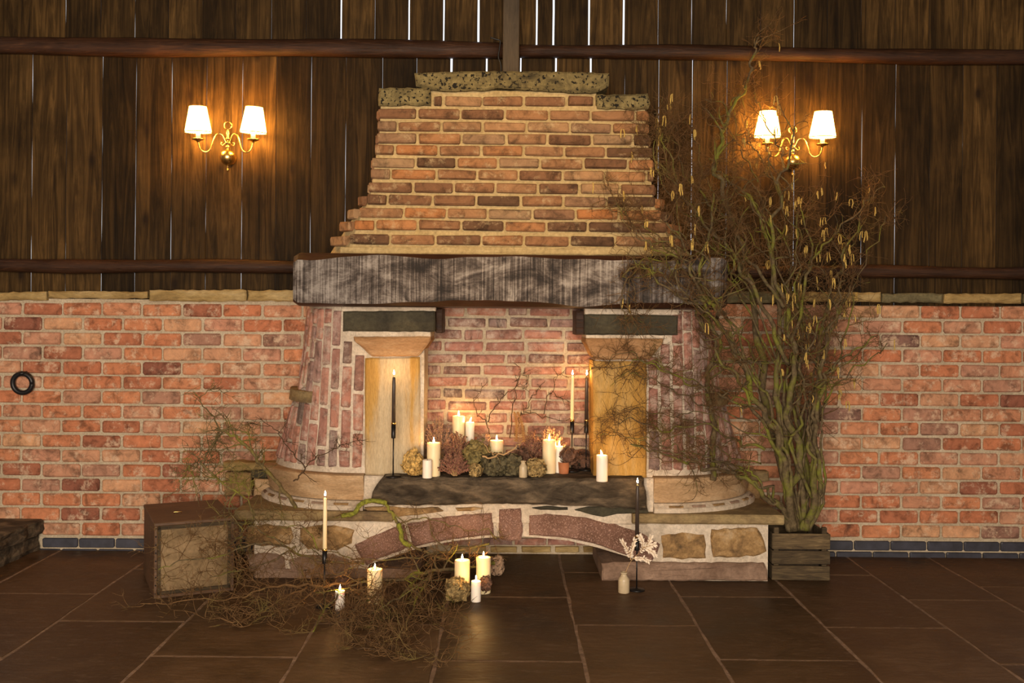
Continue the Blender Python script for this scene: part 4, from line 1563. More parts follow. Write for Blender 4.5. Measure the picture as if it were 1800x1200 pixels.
# ================================================================ POTS
def bottle(pos, r, h, label):
    t = link('stoneware_bottle', lathe_me('stoneware_bottle', [(.0, 0), (r * .95, 0), (r, .003), (r * 1.0, h * .6), (r * .95, h * .67), (r * .62, h * .80), (r * .52, h * .87),
             (r * .50, h * .92), (r * .64, h * .94), (r * .66, h * .98), (r * .58, h), (r * .42, h), (r * .40, h * .9), (.0, h * .88)], 24), M['stoneware'])
    t.location = pos
    return tag(t, label, 'bottle', 'small stoneware bottles')


b1 = PZ(919.5, 838.5, H)
bottle(b1, px(7.4, b1.y), px(29, b1.y), 'small beige stoneware bottle on the hearth among dried flowers')
b2 = PZ(1096.5, 1041, G)
bottle(b2, px(10, b2.y), px(36, b2.y), 'small beige stoneware bottle on the floor holding a white sprig')

pp = PZ(991, 832, H)
pr = px(10, pp.y)
pot = thing('terracotta_pot', pp, label='tiny terracotta pot with dark dried flowers right of the ivory candle', cat='plant pot')
link('pot', lathe_me('pot', [(.0, 0), (pr * .8, 0), (pr * .84, .003), (pr * 1.0, px(20, pp.y)), (pr * .9, px(20, pp.y)), (pr * .85, px(16, pp.y)), (.0, px(16, pp.y))], 24), M['terracotta'], pot)


# ================================================================ DRIED FLOWERS
def floret_cloud(V, Fc, c, rx, ry, rz, n, size, rnd, lo=-0.55):
    """papery four-petal florets over an ellipsoid"""
    for i in range(n):
        zf = lo + (1 - lo) * (i + .5) / n
        a = i * 2.39996 + rnd.uniform(-.3, .3)
        rr = math.sqrt(max(0, 1 - zf * zf))
        d = Vector((rr * math.cos(a), rr * math.sin(a), zf))
        k = rnd.uniform(.70, 1.06)
        p = Vector((c[0] + d.x * rx * k, c[1] + d.y * ry * k, c[2] + d.z * rz * k))
        nrm = (d + Vector((rnd.uniform(-.5, .5), rnd.uniform(-.5, .5), rnd.uniform(-.5, .5)))).normalized()
        u = nrm.cross(Vector((.3, .2, 1))).normalized()
        w = nrm.cross(u)
        s = size * rnd.uniform(.7, 1.25)
        tw = rnd.uniform(0, 1.6)
        for q in range(4):
            an = tw + q * PI / 2
            e = u * math.cos(an) + w * math.sin(an)
            f = u * math.cos(an + PI / 2) + w * math.sin(an + PI / 2)
            b0 = len(V)
            V += [p, p + e * s * .5 + f * s * .5 + nrm * s * rnd.uniform(.05, .4), p + e * s * 1.0 + nrm * s * rnd.uniform(-.1, .6), p + e * s * .5 - f * s * .5 + nrm * s * rnd.uniform(.05, .4)]
            Fc.append((b0, b0 + 1, b0 + 2, b0 + 3))


def core_blob(V, Fc, c, rx, ry, rz):
    b0 = len(V)
    n, m_ = 8, 5
    for j in range(m_ + 1):
        th = PI * j / m_
        for k in range(n):
            a = 2 * PI * k / n
            V.append(Vector((c[0] + rx * math.sin(th) * math.cos(a), c[1] + ry * math.sin(th) * math.sin(a), c[2] + rz * math.cos(th))))
    for j in range(m_):
        for k in range(n):
            Fc.append((b0 + j * n + k, b0 + (j + 1) * n + k, b0 + (j + 1) * n + (k + 1) % n, b0 + j * n + (k + 1) % n))


rh = random.Random(71)


def hydrangea(xa, xb, ya, yb, Y, zsup, mat, label, n=95, grp='dried hydrangea heads on the hearth', name='dried_hydrangea'):
    c = P((xa + xb) / 2, (ya + yb) / 2, Y)
    rx = px((xb - xa) / 2, Y); rz = px((yb - ya) / 2, Y)
    ry = min(rx, rz) * 1.0
    o = thing(name, (c.x, c.y, max(zsup, c.z - rz)), label=label, cat='dried flower', group=grp)
    cz = c.z - o.location.z
    V, Fc = [], []
    s = min(rx, rz) * .40
    Vc, Fcc = [], []
    core_blob(Vc, Fcc, (0, 0, cz), rx * .62, ry * .62, rz * .62)
    link('flower_core', py_me('flower_core', Vc, Fcc), M['hyd_core'], o)
    floret_cloud(V, Fc, (0, 0, cz), rx * .9, ry * .9, rz * .9, n, s, rh, -1.0)
    lowest = min(v.z for v in V) + o.location.z
    for v in V:
        if v.z + o.location.z < zsup + .001:
            v.z = zsup + .001 - o.location.z
    link('florets', py_me('florets', V, Fc, False), M[mat], o)
    st_ = [Vector((0, ry * .5, cz)), Vector((.01, ry * 1.0, cz - rz * .45)), Vector((.02, ry * 1.25, max(zsup + .006 - o.location.z, cz - rz * .9)))]
    link('stem', tube_me('stem', st_, .003, 5), M['stalk'], o)
    return o


hydrangea(708, 746, 791, 836, -.57, H, 'hyd_gold', 'gold and olive dried hydrangea head by the left stone pillar')
hydrangea(808, 862, 775, 826, -.47, H, 'hyd_green', 'largest olive dried hydrangea head, right of the front heather bunch', 120)
hydrangea(823, 849, 814, 839, -.60, H, 'hyd_tan', 'small round ochre hydrangea head at the hearth front edge', 60)
hydrangea(848, 890, 796, 838, -.55, H, 'hyd_dark', 'dark olive hydrangea head right of the small ochre one', 100)
hydrangea(882, 920, 797, 838, -.54, H, 'hyd_dark', 'dark hydrangea head directly left of the stoneware bottle', 100)
hydrangea(900, 940, 786, 822, -.45, H, 'hyd_brown', 'brown hydrangea head behind the hearth bottle', 90)
hydrangea(924, 961, 805, 839, -.585, H, 'hyd_tan', 'pale straw hydrangea head between hearth bottle and ivory candle')
hydrangea(1006, 1042, 792, 828, -.30, H, 'hyd_brown', 'dark brown flower head behind the stems of the two tapers')
# flowers of the terracotta pot
V, Fc = [], []
c_ = P(1000, 801, pp.y)
core_blob(V, Fc, (c_.x - pp.x, 0, c_.z - pp.z), px(13, pp.y), px(12, pp.y), px(11, pp.y))
floret_cloud(V, Fc, (c_.x - pp.x, 0, c_.z - pp.z), px(17, pp.y), px(15, pp.y), px(14, pp.y), 90, .011, rh, -1.0)
link('dried_flowers', py_me('dried_flowers', V, Fc, False), M['hyd_brown'], pot)

for a in ((782, 826, 1015, 1056, 'hyd_tan', 'pale green dried hydrangea head on the floor beside the tall candle pair'),
          (843, 864, 1009, 1041, 'hyd_brown', 'brown dried flower head wedged before the right tall floor candle'),
          (861, 887, 976, 1013, 'hyd_pink', 'pinkish beige hydrangea head right of the tall floor candle'),
          (585, 617, 1012, 1040, 'hyd_brown', 'russet hydrangea head behind the short floor candle')):
    g_ = PZ((a[0] + a[1]) / 2, a[3] - 2, G)
    if a[4] == 'hyd_brown' and a[0] > 800:
        Yq = g_.y - .06
    else:
        Yq = g_.y
    hydrangea(a[0], a[1], a[2], a[3], Yq, G, a[4], a[5], 80, 'dried hydrangea heads on the floor')


def heather(xa, xb, ya, yb, Y, base_px, mat, label, n=46, lean=0.0, zsup=None):
    """bunch of flowering heather spikes fanning out of one foot"""
    zsup = H if zsup is None else zsup
    foot = P(base_px[0], base_px[1], Y)
    foot.z = max(foot.z, zsup + .005)
    o = thing('dried_heather', foot, label=label, cat='dried flower', group='bunches of dried heather on the hearth')
    V, Fc = [], []
    Vs, Fs = [], []
    for i in range(n):
        tx = xa + (xb - xa) * rh.random()
        u = (tx - (xa + xb) / 2) / ((xb - xa) / 2)
        top = ya + (yb - ya) * (0.05 + .55 * u * u + rh.uniform(0, .35))
        tip = P(tx, top, Y + rh.uniform(-.05, .05)) - foot
        m1 = tip * .5 + Vector((rh.uniform(-.012, .012), rh.uniform(-.02, .02), rh.uniform(.0, .015)))
        pts = catmull([Vector((rh.uniform(-.01, .01), rh.uniform(-.01, .01), 0)), m1, tip + Vector((0, 0, 0))], 5)
        for v in pts:
            v.z = max(v.z, zsup + .004 - foot.z)
        tube_data(Vs, Fs, pts, [.0014] * len(pts), 3, False)
        m_ = len(pts)
        for k in range(3, m_ - 1):
            for q in range(6):
                t = rh.random()
                p = pts[k].lerp(pts[k + 1], t)
                s = .0062 * rh.uniform(.7, 1.3) * (1.15 - .45 * k / m_)
                d = Vector((rh.uniform(-1, 1), rh.uniform(-1, 1), rh.uniform(-.3, .8))).normalized()
                e = d.cross(Vector((.2, .3, 1))).normalized()
                g = d.cross(e)
                b0 = len(V)
                V += [p, p + d * s + e * s * .7, p + d * s * 1.9, p + d * s - e * s * .7, p + d * s + g * s * .7]
                Fc += [(b0, b0 + 1, b0 + 4), (b0 + 1, b0 + 2, b0 + 4), (b0 + 2, b0 + 3, b0 + 4), (b0 + 3, b0, b0 + 4), (b0, b0 + 3, b0 + 2, b0 + 1)]
    f = link('blossom', py_me('blossom', V, Fc, False), M[mat], o)
    f['kind'] = 'stuff'
    link('stems', py_me('stems', Vs, Fs), M['stalk'], o)
    return o


heather(740, 800, 726, 800, -.40, (775, 806), 'heather_pale', 'tall pale heather bunch in the firebox left corner', 60)
heather(780, 830, 752, 806, -.46, (806, 815), 'heather', 'reddish heather bunch in front of the two back candles', 46)
heather(768, 826, 789, 836, -.60, (800, 836), 'heather', 'pink heather bunch at the hearth front, right of the ivory candle', 70)
heather(832, 862, 750, 790, -.42, (848, 800), 'heather_pale', 'small heather sprigs left of the wide central candle', 20)
heather(912, 955, 752, 810, -.42, (934, 812), 'heather', 'russet heather bunch left of the wide ivory candle', 46)
heather(940, 1000, 744, 800, -.36, (962, 808), 'heather_pale', 'pale heather bunch behind the wide ivory candle', 56)


# white sprig in the floor bottle
sprig = thing('dried_sprig', b2 + Vector((0, 0, px(30, b2.y))), label='bleached white leafy sprig standing in the floor bottle', cat='dried flower')
so_ = Vector(sprig.location)
def sp(x, y, dy=0.0):
    return P(x, y, b2.y + dy) - so_
V, Fc = [], []
stems = [[(1097, 1012), (1103, 998), (1110, 985), (1125, 970), (1136, 958)], [(1110, 985), (1104, 968), (1097, 956), (1093, 950)],
         [(1108, 984), (1109, 970), (1113, 958), (1116, 948)], [(1112, 982), (1122, 981), (1132, 982), (1140, 986)],
         [(1128, 965), (1130, 955), (1127, 946), (1124, 941)], [(1132, 962), (1140, 966), (1147, 970), (1151, 976)], [(1134, 960), (1140, 953), (1143, 947), (1145, 942)], [(1130, 962), (1138, 960), (1146, 958), (1150, 957)]]
Vl, Fl = [], []
for i, s in enumerate(stems):
    pts = catmull([sp(x, y, -.01 * (i % 3)) for x, y in s], 5)
    tube_data(V, Fc, pts, [.0018 * (1 - .5 * k / len(pts)) for k in range(len(pts))], 5)
    if i == 0:
        pts = pts[-6:]
    else:
        pts = pts[2:]
    for k, p in enumerate(pts):
        d = (pts[min(k + 1, len(pts) - 1)] - pts[max(k - 1, 0)]).normalized()
        for sg in (-1, 1):
            sd = Vector((-d.z, rh.uniform(-.6, .2), d.x)) * sg
            e = (d * .8 + sd * .9).normalized()
            f = e.cross(Vector((0, 1, 0))).normalized()
            e = (e + Vector((rh.uniform(-.35, .35), rh.uniform(-.5, .2), rh.uniform(-.35, .35)))).normalized()
            f = (f + Vector((0, rh.uniform(-.8, .8), 0))).normalized()
            L = .017 * rh.uniform(.7, 1.25)
            b0 = len(Vl)
            Vl += [p, p + e * L * .5 + f * L * .28, p + e * L + Vector((0, -.003, 0)), p + e * L * .5 - f * L * .28]
            Fl.append((b0, b0 + 1, b0 + 2, b0 + 3))
link('stalk', py_me('stalk', V, Fc), M['stalk'], sprig)
lf = link('leaves', py_me('leaves', Vl, Fl, False), M['white_leaf'], sprig)
lf['kind'] = 'stuff'

# ================================================================ OLD WOODEN BOX
def old_box():
    A = PZ(270, 1053, 0)
    ang = math.radians(25)
    w = 0.372
    h = P(270, 920, A.y).z
    dep = 0.50
    t = thing('wooden_box', A, ang, 'old dark wooden box with tan front panel, standing left of the hearth', 'box')
    th = .016
    # local: x along the front, y to the back
    link('side_board', box_me('side', 0, th, 0, dep, 0, h, .003), M['box_wood'], t)
    link('side_board', box_me('side', w - th, w, 0, dep, 0, h, .003), M['box_wood'], t)
    link('bottom_board', box_me('bottom', th, w - th, 0, dep, 0, th, .003), M['box_wood'], t)
    link('back_board', box_me('back', th, w - th, dep - th, dep, th, h - th, .003), M['box_wood'], t)
    top = link('lid', box_me('lid', -.003, w + .003, -.004, dep + .004, h - th + .001, h + .003, .004), M['box_wood'], t)
    link('front_panel', box_me('front', th + .004, w - th - .004, .016, .026, th + .003, h - th - .003, .002), M['box_panel'], t)
    for (a, b) in (((th * .5, .006), (th * .5, h - .006)), ((w - th * .5, .006), (w - th * .5, h - .006))):
        for k in range(9):
            z = a[1] + (b[1] - a[1]) * (k + .5) / 9
            o = link('stud', lathe_me('stud', [(.004, 0), (.003, .002), (.0, .003)], 8), M['iron'], t)
            o.location = (a[0], 0, z); o.rotation_euler = (PI / 2, 0, 0)
    # inner rim strip round the panel
    rim = bmesh.new()
    for (x0, x1, z0, z1) in ((th, w - th, h - th - .018, h - th), (th, w - th, th, th + .014), (th, th + .014, th, h - th), (w - th - .014, w - th, th, h - th)):
        bm_box(rim, x0, x1, .006, .018, z0, z1)
    link('panel_rim', me_from(rim, 'panel_rim'), M['crate_wood'], t)
    hp_ = [Vector((w * .3, dep * .38, h + .002)), Vector((w * .3, dep * .38, h + .012)), Vector((w * .3 + .035, dep * .38, h + .012)), Vector((w * .3 + .035, dep * .38, h + .002))]
    link('staple', tube_me('staple', hp_, .002, 6), M['brass'], t)


old_box()


# ================================================================ CRATE
CR_A = PZ(1357, 1020, 0)
CR_W = PZ(1458, 1020, 0).x - CR_A.x
CR_D = 0.29
CR_H = P(1400, 938, CR_A.y).z
def crate():
    t = thing('wooden_crate', CR_A, 0.0, 'small slatted wooden crate holding the curly hazel branches', 'crate')
    hz = [(.002, .076), (.084, .152), (.162, CR_H)]
    rr = random.Random(4)
    for z0, z1 in hz:
        for nm, a in (('front', (0, CR_W, 0, .012)), ('back', (0, CR_W, CR_D - .012, CR_D))):
            link('slat', box_me('slat', a[0], a[1], a[2], a[3], z0, z1, .003, jit=.0012, rnd=rr), M['crate_wood'], t)
        for nm, a in (('l', (0, .012, .013, CR_D - .013)), ('r', (CR_W - .012, CR_W, .013, CR_D - .013))):
            link('slat', box_me('slat', a[0], a[1], a[2], a[3], z0, z1, .003, jit=.0012, rnd=rr), M['crate_wood'], t)
    for x in (.013, CR_W - .038):
        for y in (.013, CR_D - .038):
            link('corner_post', box_me('post', x, x + .025, y, y + .025, 0.002, CR_H + .03, .003), M['crate_wood'], t)
    link('bottom_board', box_me('bottom', .014, CR_W - .014, .014, CR_D - .014, .004, .016), M['crate_wood'], t)
    link('soil', box_me('soil', .040, CR_W - .040, .040, CR_D - .040, .017, CR_H * .8, .01, jit=.002), M['soil'], t)


crate()

# ================================================================ BRANCHES
def front_limit(x, z):
    """how far back (largest Y) a twig may reach at this place without entering masonry or furniture"""
    xx = abs(x - XC)
    lim = -0.045
    if z < 0.36 and -1.37 < x < 1.44:
        lim = min(lim, -0.625)
    if 0.34 < z < 1.40:
        if xx < 0.80:
            lim = min(lim, -0.60 if z < .60 else -0.555)
            if xx < 0.40 and z > .56:
                lim = -0.29
        elif xx < 1.36:
            u = (xx - 0.80) / (0.56 if z < .6 else 0.52 - .19 * (z - .53) / .87)
            if u < 1:
                lim = min(lim, -0.02 - (.575 if z < .55 else .53) * math.sqrt(max(0, 1 - u * u)))
    if 1.37 < z < 1.69 and -1.10 < x < 1.165:
        lim = min(lim, -0.685)
    if 1.68 < z < 2.66 and xx < 0.95 - .2 * (z - 1.68):
        lim = min(lim, -0.56 + .17 * (z - 1.68))
    return lim


class Bush:
    def __init__(self, seed, curl=1.0, floor=0.008, zmax=9.0, avoid=True):
        self.r = random.Random(seed)
        self.curl = curl
        self.floor = floor
        self.avoid = avoid
        self.V, self.F = [], []        # stem
        self.tV, self.tF = [], []      # fine twigs
        self.tips = []
        self.zmax = zmax

    def fix(self, p):
        if p.z < self.floor:
            p.z = self.floor
        if self.avoid:
            l = front_limit(p.x, p.z)
            if p.y > l:
                p.y = l
        return p

    def wiggle(self, pts, amp):
        s = self.r.uniform(0, 100)
        out = []
        for i, p in enumerate(pts):
            k = min(1, i / 4)
            t = i * .45
            out.append(self.fix(p + Vector((mnoise.noise(Vector((t, s, 0))), mnoise.noise(Vector((t, s + 9, 0))) * .6, mnoise.noise(Vector((t, s + 19, 0))))) * amp * k))
        return out

    def stem(self, pts, r0, r1, sides=7, wig=0.02, per=6):
        p = self.wiggle(catmull([Vector(q) for q in pts], per), wig)
        n = len(p)
        rad = [(r0 + (r1 - r0) * (i / (n - 1)) ** .8) * (1 + self.r.uniform(-.08, .08)) for i in range(n)]
        tube_data(self.V, self.F, p, rad, sides)
        return p, rad

    def twig(self, p, d, length, r0, level, curl=None, grav=0.0, bias=None):
        """a curling twig that grows from p in direction d"""
        c = (self.curl if curl is None else curl)
        step_ = .016 if level < 2 else .012
        n = max(3, int(length / step_))
        pts = [p.copy()]
        d = d.normalized()
        ax = Vector((self.r.gauss(0, 1), self.r.gauss(0, 1), self.r.gauss(0, 1))).normalized()
        k = 0
        cur = self.r.uniform(.1, .34) * c
        for i in range(n):
            if i % 5 == 0:
                ax = (ax * .3 + Vector((self.r.gauss(0, 1), self.r.gauss(0, 1), self.r.gauss(0, 1)))).normalized()
                cur = self.r.uniform(-.38, .38) * c
            d = (Matrix.Rotation(cur, 3, ax) @ d)
            d.z += grav * .03
            if bias is not None:
                d += bias * .045
            d.normalize()
            q = pts[-1] + d * step_
            pts.append(self.fix(q))
        rad = [max(.0007, r0 * (1 - .75 * i / n)) for i in range(n + 1)]
        if level <= 1 and r0 > .003:
            tube_data(self.V, self.F, pts, rad, 5, False)
        else:
            tube_data(self.tV, self.tF, pts, rad, 4 if r0 > .0022 else 3, False)
        self.tips.append((pts[-1], d.copy()))
        return pts, rad

    def grow(self, pts, rad, n1, l1, n2, l2, n3=0, l3=.06, start=.25, up=0.5, grav=0.3, spread=1.0, bias=None):
        N = len(pts)
        for i in range(n1):
            k = min(N - 2, int(N * (start + (1 - start) * (i + self.r.random()) / n1)))
            d0 = (pts[k + 1] - pts[k]).normalized()
            d = d0 * .7 + Vector((self.r.gauss(0, 1) * spread, self.r.gauss(0, .55) * spread, self.r.gauss(0, 1) * spread + up))
            t1, r1 = self.twig(pts[k], d, l1 * self.r.uniform(.5, 1.25), max(.0022, min(rad[k] * .6, .0075)), 1, grav=grav, bias=bias)
            for j in range(n2):
                q = min(len(t1) - 2, int(len(t1) * (.2 + .8 * self.r.random())))
                e0 = (t1[q + 1] - t1[q]).normalized()
                e = e0 * .8 + Vector((self.r.gauss(0, 1), self.r.gauss(0, .6), self.r.gauss(0, 1) + up * .6))
                t2, r2 = self.twig(t1[q], e, l2 * self.r.uniform(.4, 1.3), max(.0016, r1[q] * .7), 2, grav=grav, bias=bias)
                for m_ in range(n3):
                    s = min(len(t2) - 2, int(len(t2) * (.2 + .8 * self.r.random())))
                    g0 = (t2[s + 1] - t2[s]).normalized()
                    g = g0 + Vector((self.r.gauss(0, 1), self.r.gauss(0, .6), self.r.gauss(0, 1) + up * .4))
                    self.twig(t2[s], g, l3 * self.r.uniform(.4, 1.3), .0013, 3, grav=grav)


def px_path(path):
    """(x, y, Y) photo pixels with their own depth -> world points"""
    return [P(x, y, Y) for x, y, Y in path]


# ---------------- the tall corkscrew hazel in the crate
hz = thing('corkscrew_hazel', (CR_A.x + CR_W / 2, CR_A.y + CR_D / 2, CR_H * .7), label='tall mossy corkscrew hazel branches with yellow catkins, standing in the crate', cat='branches')
HZI = Matrix.Translation(-Vector(hz.location))
yc = CR_A.y + CR_D / 2
base = lambda dx, dy=0.0: (1405 + dx, 932, yc + dy)
stems = [
    # path, r0, r1, (n1,l1,n2,l2,n3), start
    ([base(-6), (1392, 870, yc), (1402, 790, yc + .02), (1384, 705, yc), (1402, 620, yc + .03), (1378, 540, yc + .05), (1358, 440, yc + .08), (1366, 345, yc + .12), (1384, 270, yc + .1), (1400, 215, yc + .1)], .021, .004, (13, .26, 6, .13, 2), .3),
    ([base(12), (1436, 870, yc - .02), (1424, 770, yc - .03), (1442, 690, yc), (1448, 620, yc), (1470, 550, yc), (1484, 490, yc)], .017, .004, (12, .24, 6, .12, 3), .35),
    ([base(-10, -.04), (1382, 830, yc - .05), (1352, 745, yc - .05), (1318, 670, yc - .1), (1296, 620, yc - .14), (1262, 560, -.55), (1225, 492, -.74), (1205, 430, -.72), (1165, 385, -.66)], .018, .004, (16, .26, 7, .13, 3), .3),
    ([base(2, .05), (1362, 780, yc + .06), (1338, 640, yc + .10), (1322, 520, yc + .12), (1302, 430, yc + .16), (1272, 345, -.20), (1258, 285, -.18), (1276, 222, -.18), (1288, 185, -.17), (1312, 150, -.16), (1324, 100, -.15), (1332, 66, -.15)], .019, .0045, (16, .22, 6, .11, 3), .3),
    ([base(15), (1446, 850, yc), (1432, 750, yc - .04), (1436, 690, yc), (1458, 655, yc), (1500, 618, yc), (1542, 588, yc)], .013, .003, (6, .14, 4, .09, 2), .5),
    ([base(6, .04), (1418, 780, yc + .05), (1432, 660, yc + .06), (1450, 560, yc + .08), (1466, 490, yc + .1), (1490, 430, yc + .1), (1520, 370, yc + .1)], .014, .003, (12, .22, 6, .12, 3), .35),
    ([base(-4, .03), (1376, 760, yc + .04), (1362, 660, yc + .05), (1372, 560, yc + .06), (1352, 440, yc + .08), (1318, 350, yc + .1), (1275, 310, -.15), (1245, 280, -.14)], .016, .0035, (14, .24, 7, .13, 3), .3),
    # low branch that reaches left over the kerb
    ([base(-16, -.03), (1366, 890, yc - .06), (1336, 858, yc - .12), (1290, 832, -.52), (1240, 818, -.60), (1195, 806, -.64), (1150, 796, -.66), (1110, 786, -.66)], .014, .003, (12, .20, 6, .12, 2), .35),
    # left sweep across the mantel
    ([(1318, 665, yc - .1), (1275, 590, -.52), (1235, 535, -.70), (1185, 515, -.75), (1135, 470, -.76), (1100, 480, -.76), (1094, 530, -.74), (1110, 580, -.70)], .008, .002, (14, .16, 6, .10, 2), .25),
    ([(1335, 720, yc - .1), (1280, 700, -.46), (1225, 680, -.55), (1165, 650, -.62), (1120, 635, -.62), (1078, 652, -.60)], .007, .0018, (16, .16, 6, .10, 2), .15),
    ([(1345, 790, yc - .1), (1290, 770, -.48), (1230, 745, -.58), (1160, 752, -.62), (1110, 738, -.62), (1078, 742, -.60)], .007, .0018, (14, .15, 6, .10, 2), .15),
    # bushy crown between mantel and wall
    ([(1385, 640, yc), (1340, 540, yc), (1300, 470, -.42), (1268, 420, -.40), (1230, 380, -.40), (1190, 330, -.42), (1165, 260, -.42), (1180, 215, -.38)], .010, .0025, (18, .22, 7, .12, 3), .2),
    ([(1390, 600, yc), (1420, 500, yc + .05), (1440, 440, yc + .08), (1480, 400, yc + .1), (1530, 350, yc + .12), (1556, 330, yc + .12)], .008, .002, (10, .18, 5, .11, 2), .2),
    ([(1378, 540, yc), (1330, 470, yc + .04), (1290, 400, -.25), (1240, 350, -.24), (1205, 300, -.24), (1185, 240, -.22)], .009, .0022, (16, .22, 7, .12, 3), .2),
    ([(1260, 560, -.60), (1215, 470, -.74), (1170, 445, -.74), (1130, 420, -.70), (1100, 380, -.66), (1085, 360, -.64)], .006, .0016, (12, .14, 5, .09, 2), .15),
    ([base(10, .06), (1420, 800, yc + .1), (1400, 690, yc + .1), (1420, 600, yc + .1), (1405, 520, yc + .12), (1425, 440, yc + .14), (1410, 360, yc + .14)], .016, .003, (14, .22, 7, .12, 3), .3),
    ([(1372, 345, yc + .12), (1350, 300, -.12), (1330, 262, -.12), (1300, 235, -.12), (1290, 190, -.12)], .006, .0018, (10, .16, 6, .10, 2), .1),
    ([(1378, 300, yc + .12), (1372, 262, -.13), (1350, 225, -.14), (1336, 190, -.14), (1325, 165, -.14)], .006, .0018, (9, .15, 6, .10, 2), .1),
]
rv = random.Random(17)
extra = []
for (path, r0, r1, gr, st0) in stems:
    for q in range(0 if (path[-1][1] < 345 and path[-1][0] > 1290) else 2):
        jx, jy = rv.uniform(-38, 38), rv.uniform(-26, 26)
        np_ = []
        for k, (x, y, Y) in enumerate(path):
            t = k / (len(path) - 1)
            w = min(1, t * 2.2) if y > 880 or path[0][1] > 900 else 1.0
            np_.append((x + jx * w + rv.uniform(-9, 9) * w + (rv.uniform(-14, 14) if k == 0 and path[0][1] > 900 else 0), y + jy * w, Y + rv.uniform(-.06, .06) * w))
        n1, l1, n2, l2, n3 = gr
        extra.append((np_, max(.0045, r0 * rv.uniform(.45, .8)), r1 * .8, (max(5, int(n1 * .8)), l1, n2, l2, n3), st0))
stems = [(p, r0 * 1.3, r1, g, s) for p, r0, r1, g, s in stems] + extra
cat_pts = []
rcat = random.Random(91)
for i, (path, r0, r1, gr, st0) in enumerate(stems):
    b = Bush(200 + i, 1.0)
    pts, rad = b.stem(px_path(path), r0, r1, 8 if r0 > .01 else 6, wig=.04)
    n1, l1, n2, l2, n3 = gr
    b.grow(pts, rad, n1, l1, n2, l2, n3, .07, start=st0, up=.45, grav=.25, spread=1.0)
    for v in b.V + b.tV:
        v -= Vector(hz.location)
    # (b.V holds vectors shared with nothing else)
    br = link('branch', py_me('branch', b.V, b.F), M['bark'], hz)
    tw = link('twigs', py_me('twigs', b.tV, b.tF), M['twig'], br)
    tw['kind'] = 'stuff'
    cat_pts += b.tips

# the mossy cut branch that leans on the kerb in front of the right flank
lean = thing('leaning_branch', P(1240, 832, -.33), label='mossy bent hazel branch standing on the kerb, leaning on the right flank', cat='branch')
b = Bush(333, .9)
pts, rad = b.stem(px_path([(1240, 834, -.34), (1247, 790, -.36), (1249, 740, -.38), (1240, 690, -.40), (1243, 655, -.42), (1262, 622, -.44), (1266, 605, -.46), (1250, 575, -.52), (1232, 530, -.66), (1228, 480, -.74), (1236, 440, -.70), (1250, 395, -.60), (1254, 340, -.5)]), .0165, .005, 9, .012)
b.grow(pts, rad, 12, .20, 6, .11, 2, .06, start=.25, up=.3, grav=.2)
for v in b.V + b.tV:
    v -= Vector(lean.location)
br = link('branch', py_me('branch', b.V, b.F), M['bark'], lean)
tw = link('twigs', py_me('twigs', b.tV, b.tF), M['twig'], lean)
tw['kind'] = 'stuff'

# catkins hang from twig tips
V, Fc = [], []
rcat.shuffle(cat_pts)
done = 0
for p, d in cat_pts:
    if done > 330:
        break
    X = p.x; zz = p.z
    # denser on the right and in the upper left
    w = 0.03
    if X > 1.42: w = .8
    elif X > 1.25 and zz < 1.35: w = .12
    elif X < 1.05 and zz > 1.7: w = .35
    elif X > 1.3: w = .14
    if rcat.random() > w:
        continue
    for q in range(rcat.choice((1, 2, 2, 3))):
        L = rcat.uniform(.03, .058)
        o = Vector((rcat.uniform(-.008, .008), rcat.uniform(-.008, .008), 0))
        pts = [p + o * .2, p + o + Vector((0, 0, -L * .1)), p + o * 1.3 + Vector((rcat.uniform(-.003, .003), 0, -L * .5)), p + o * 1.3 + Vector((rcat.uniform(-.005, .005), 0, -L)), p + o * 1.3 + Vector((0, 0, -L - .004))]
        tube_data(V, Fc, [v - Vector(hz.location) for v in pts], [.0008, .0026, .0033, .0028, .0008], 6, False)
        done += 1
ct = link('catkins', py_me('catkins', V, Fc), M['catkin'], hz)
ct['kind'] = 'stuff'


# ---------------- branches lying about the hearth and the floor
def lay_branch(name, label, parts, seed, curl=1.0, mat='bark_floor', twig='twig', cat='branch', group=None, avoid=True, twigparams=(10, .16, 5, .09, 2), up=.2, grav=-.1, floor=.010):
    """parts: list of (points, r0, r1, twig settings or None)"""
    org = Vector(parts[0][0][0])
    t = thing(name, org, label=label, cat=cat, group=group)
    b = Bush(seed, curl, floor=floor, avoid=avoid)
    for pts, r0, r1, tp in parts:
        p, rad = b.stem(pts, r0, r1, 7, wig=.018)
        n1, l1, n2, l2, n3 = tp or twigparams
        b.grow(p, rad, n1, l1, n2, l2, n3, .05, start=.15, up=up, grav=grav)
    for v in b.V + b.tV:
        v -= org
    br = link('branch', py_me('branch', b.V, b.F), M[mat], t)
    if b.tV:
        tw = link('twigs', py_me('twigs', b.tV, b.tF), M[twig], t)
        tw['kind'] = 'stuff'
    return t


def pxy(*a):
    return [P(x, y, Y) for x, y, Y in a]


def flr(*a):
    return [PZ(x, y, z) for x, y, z in a]


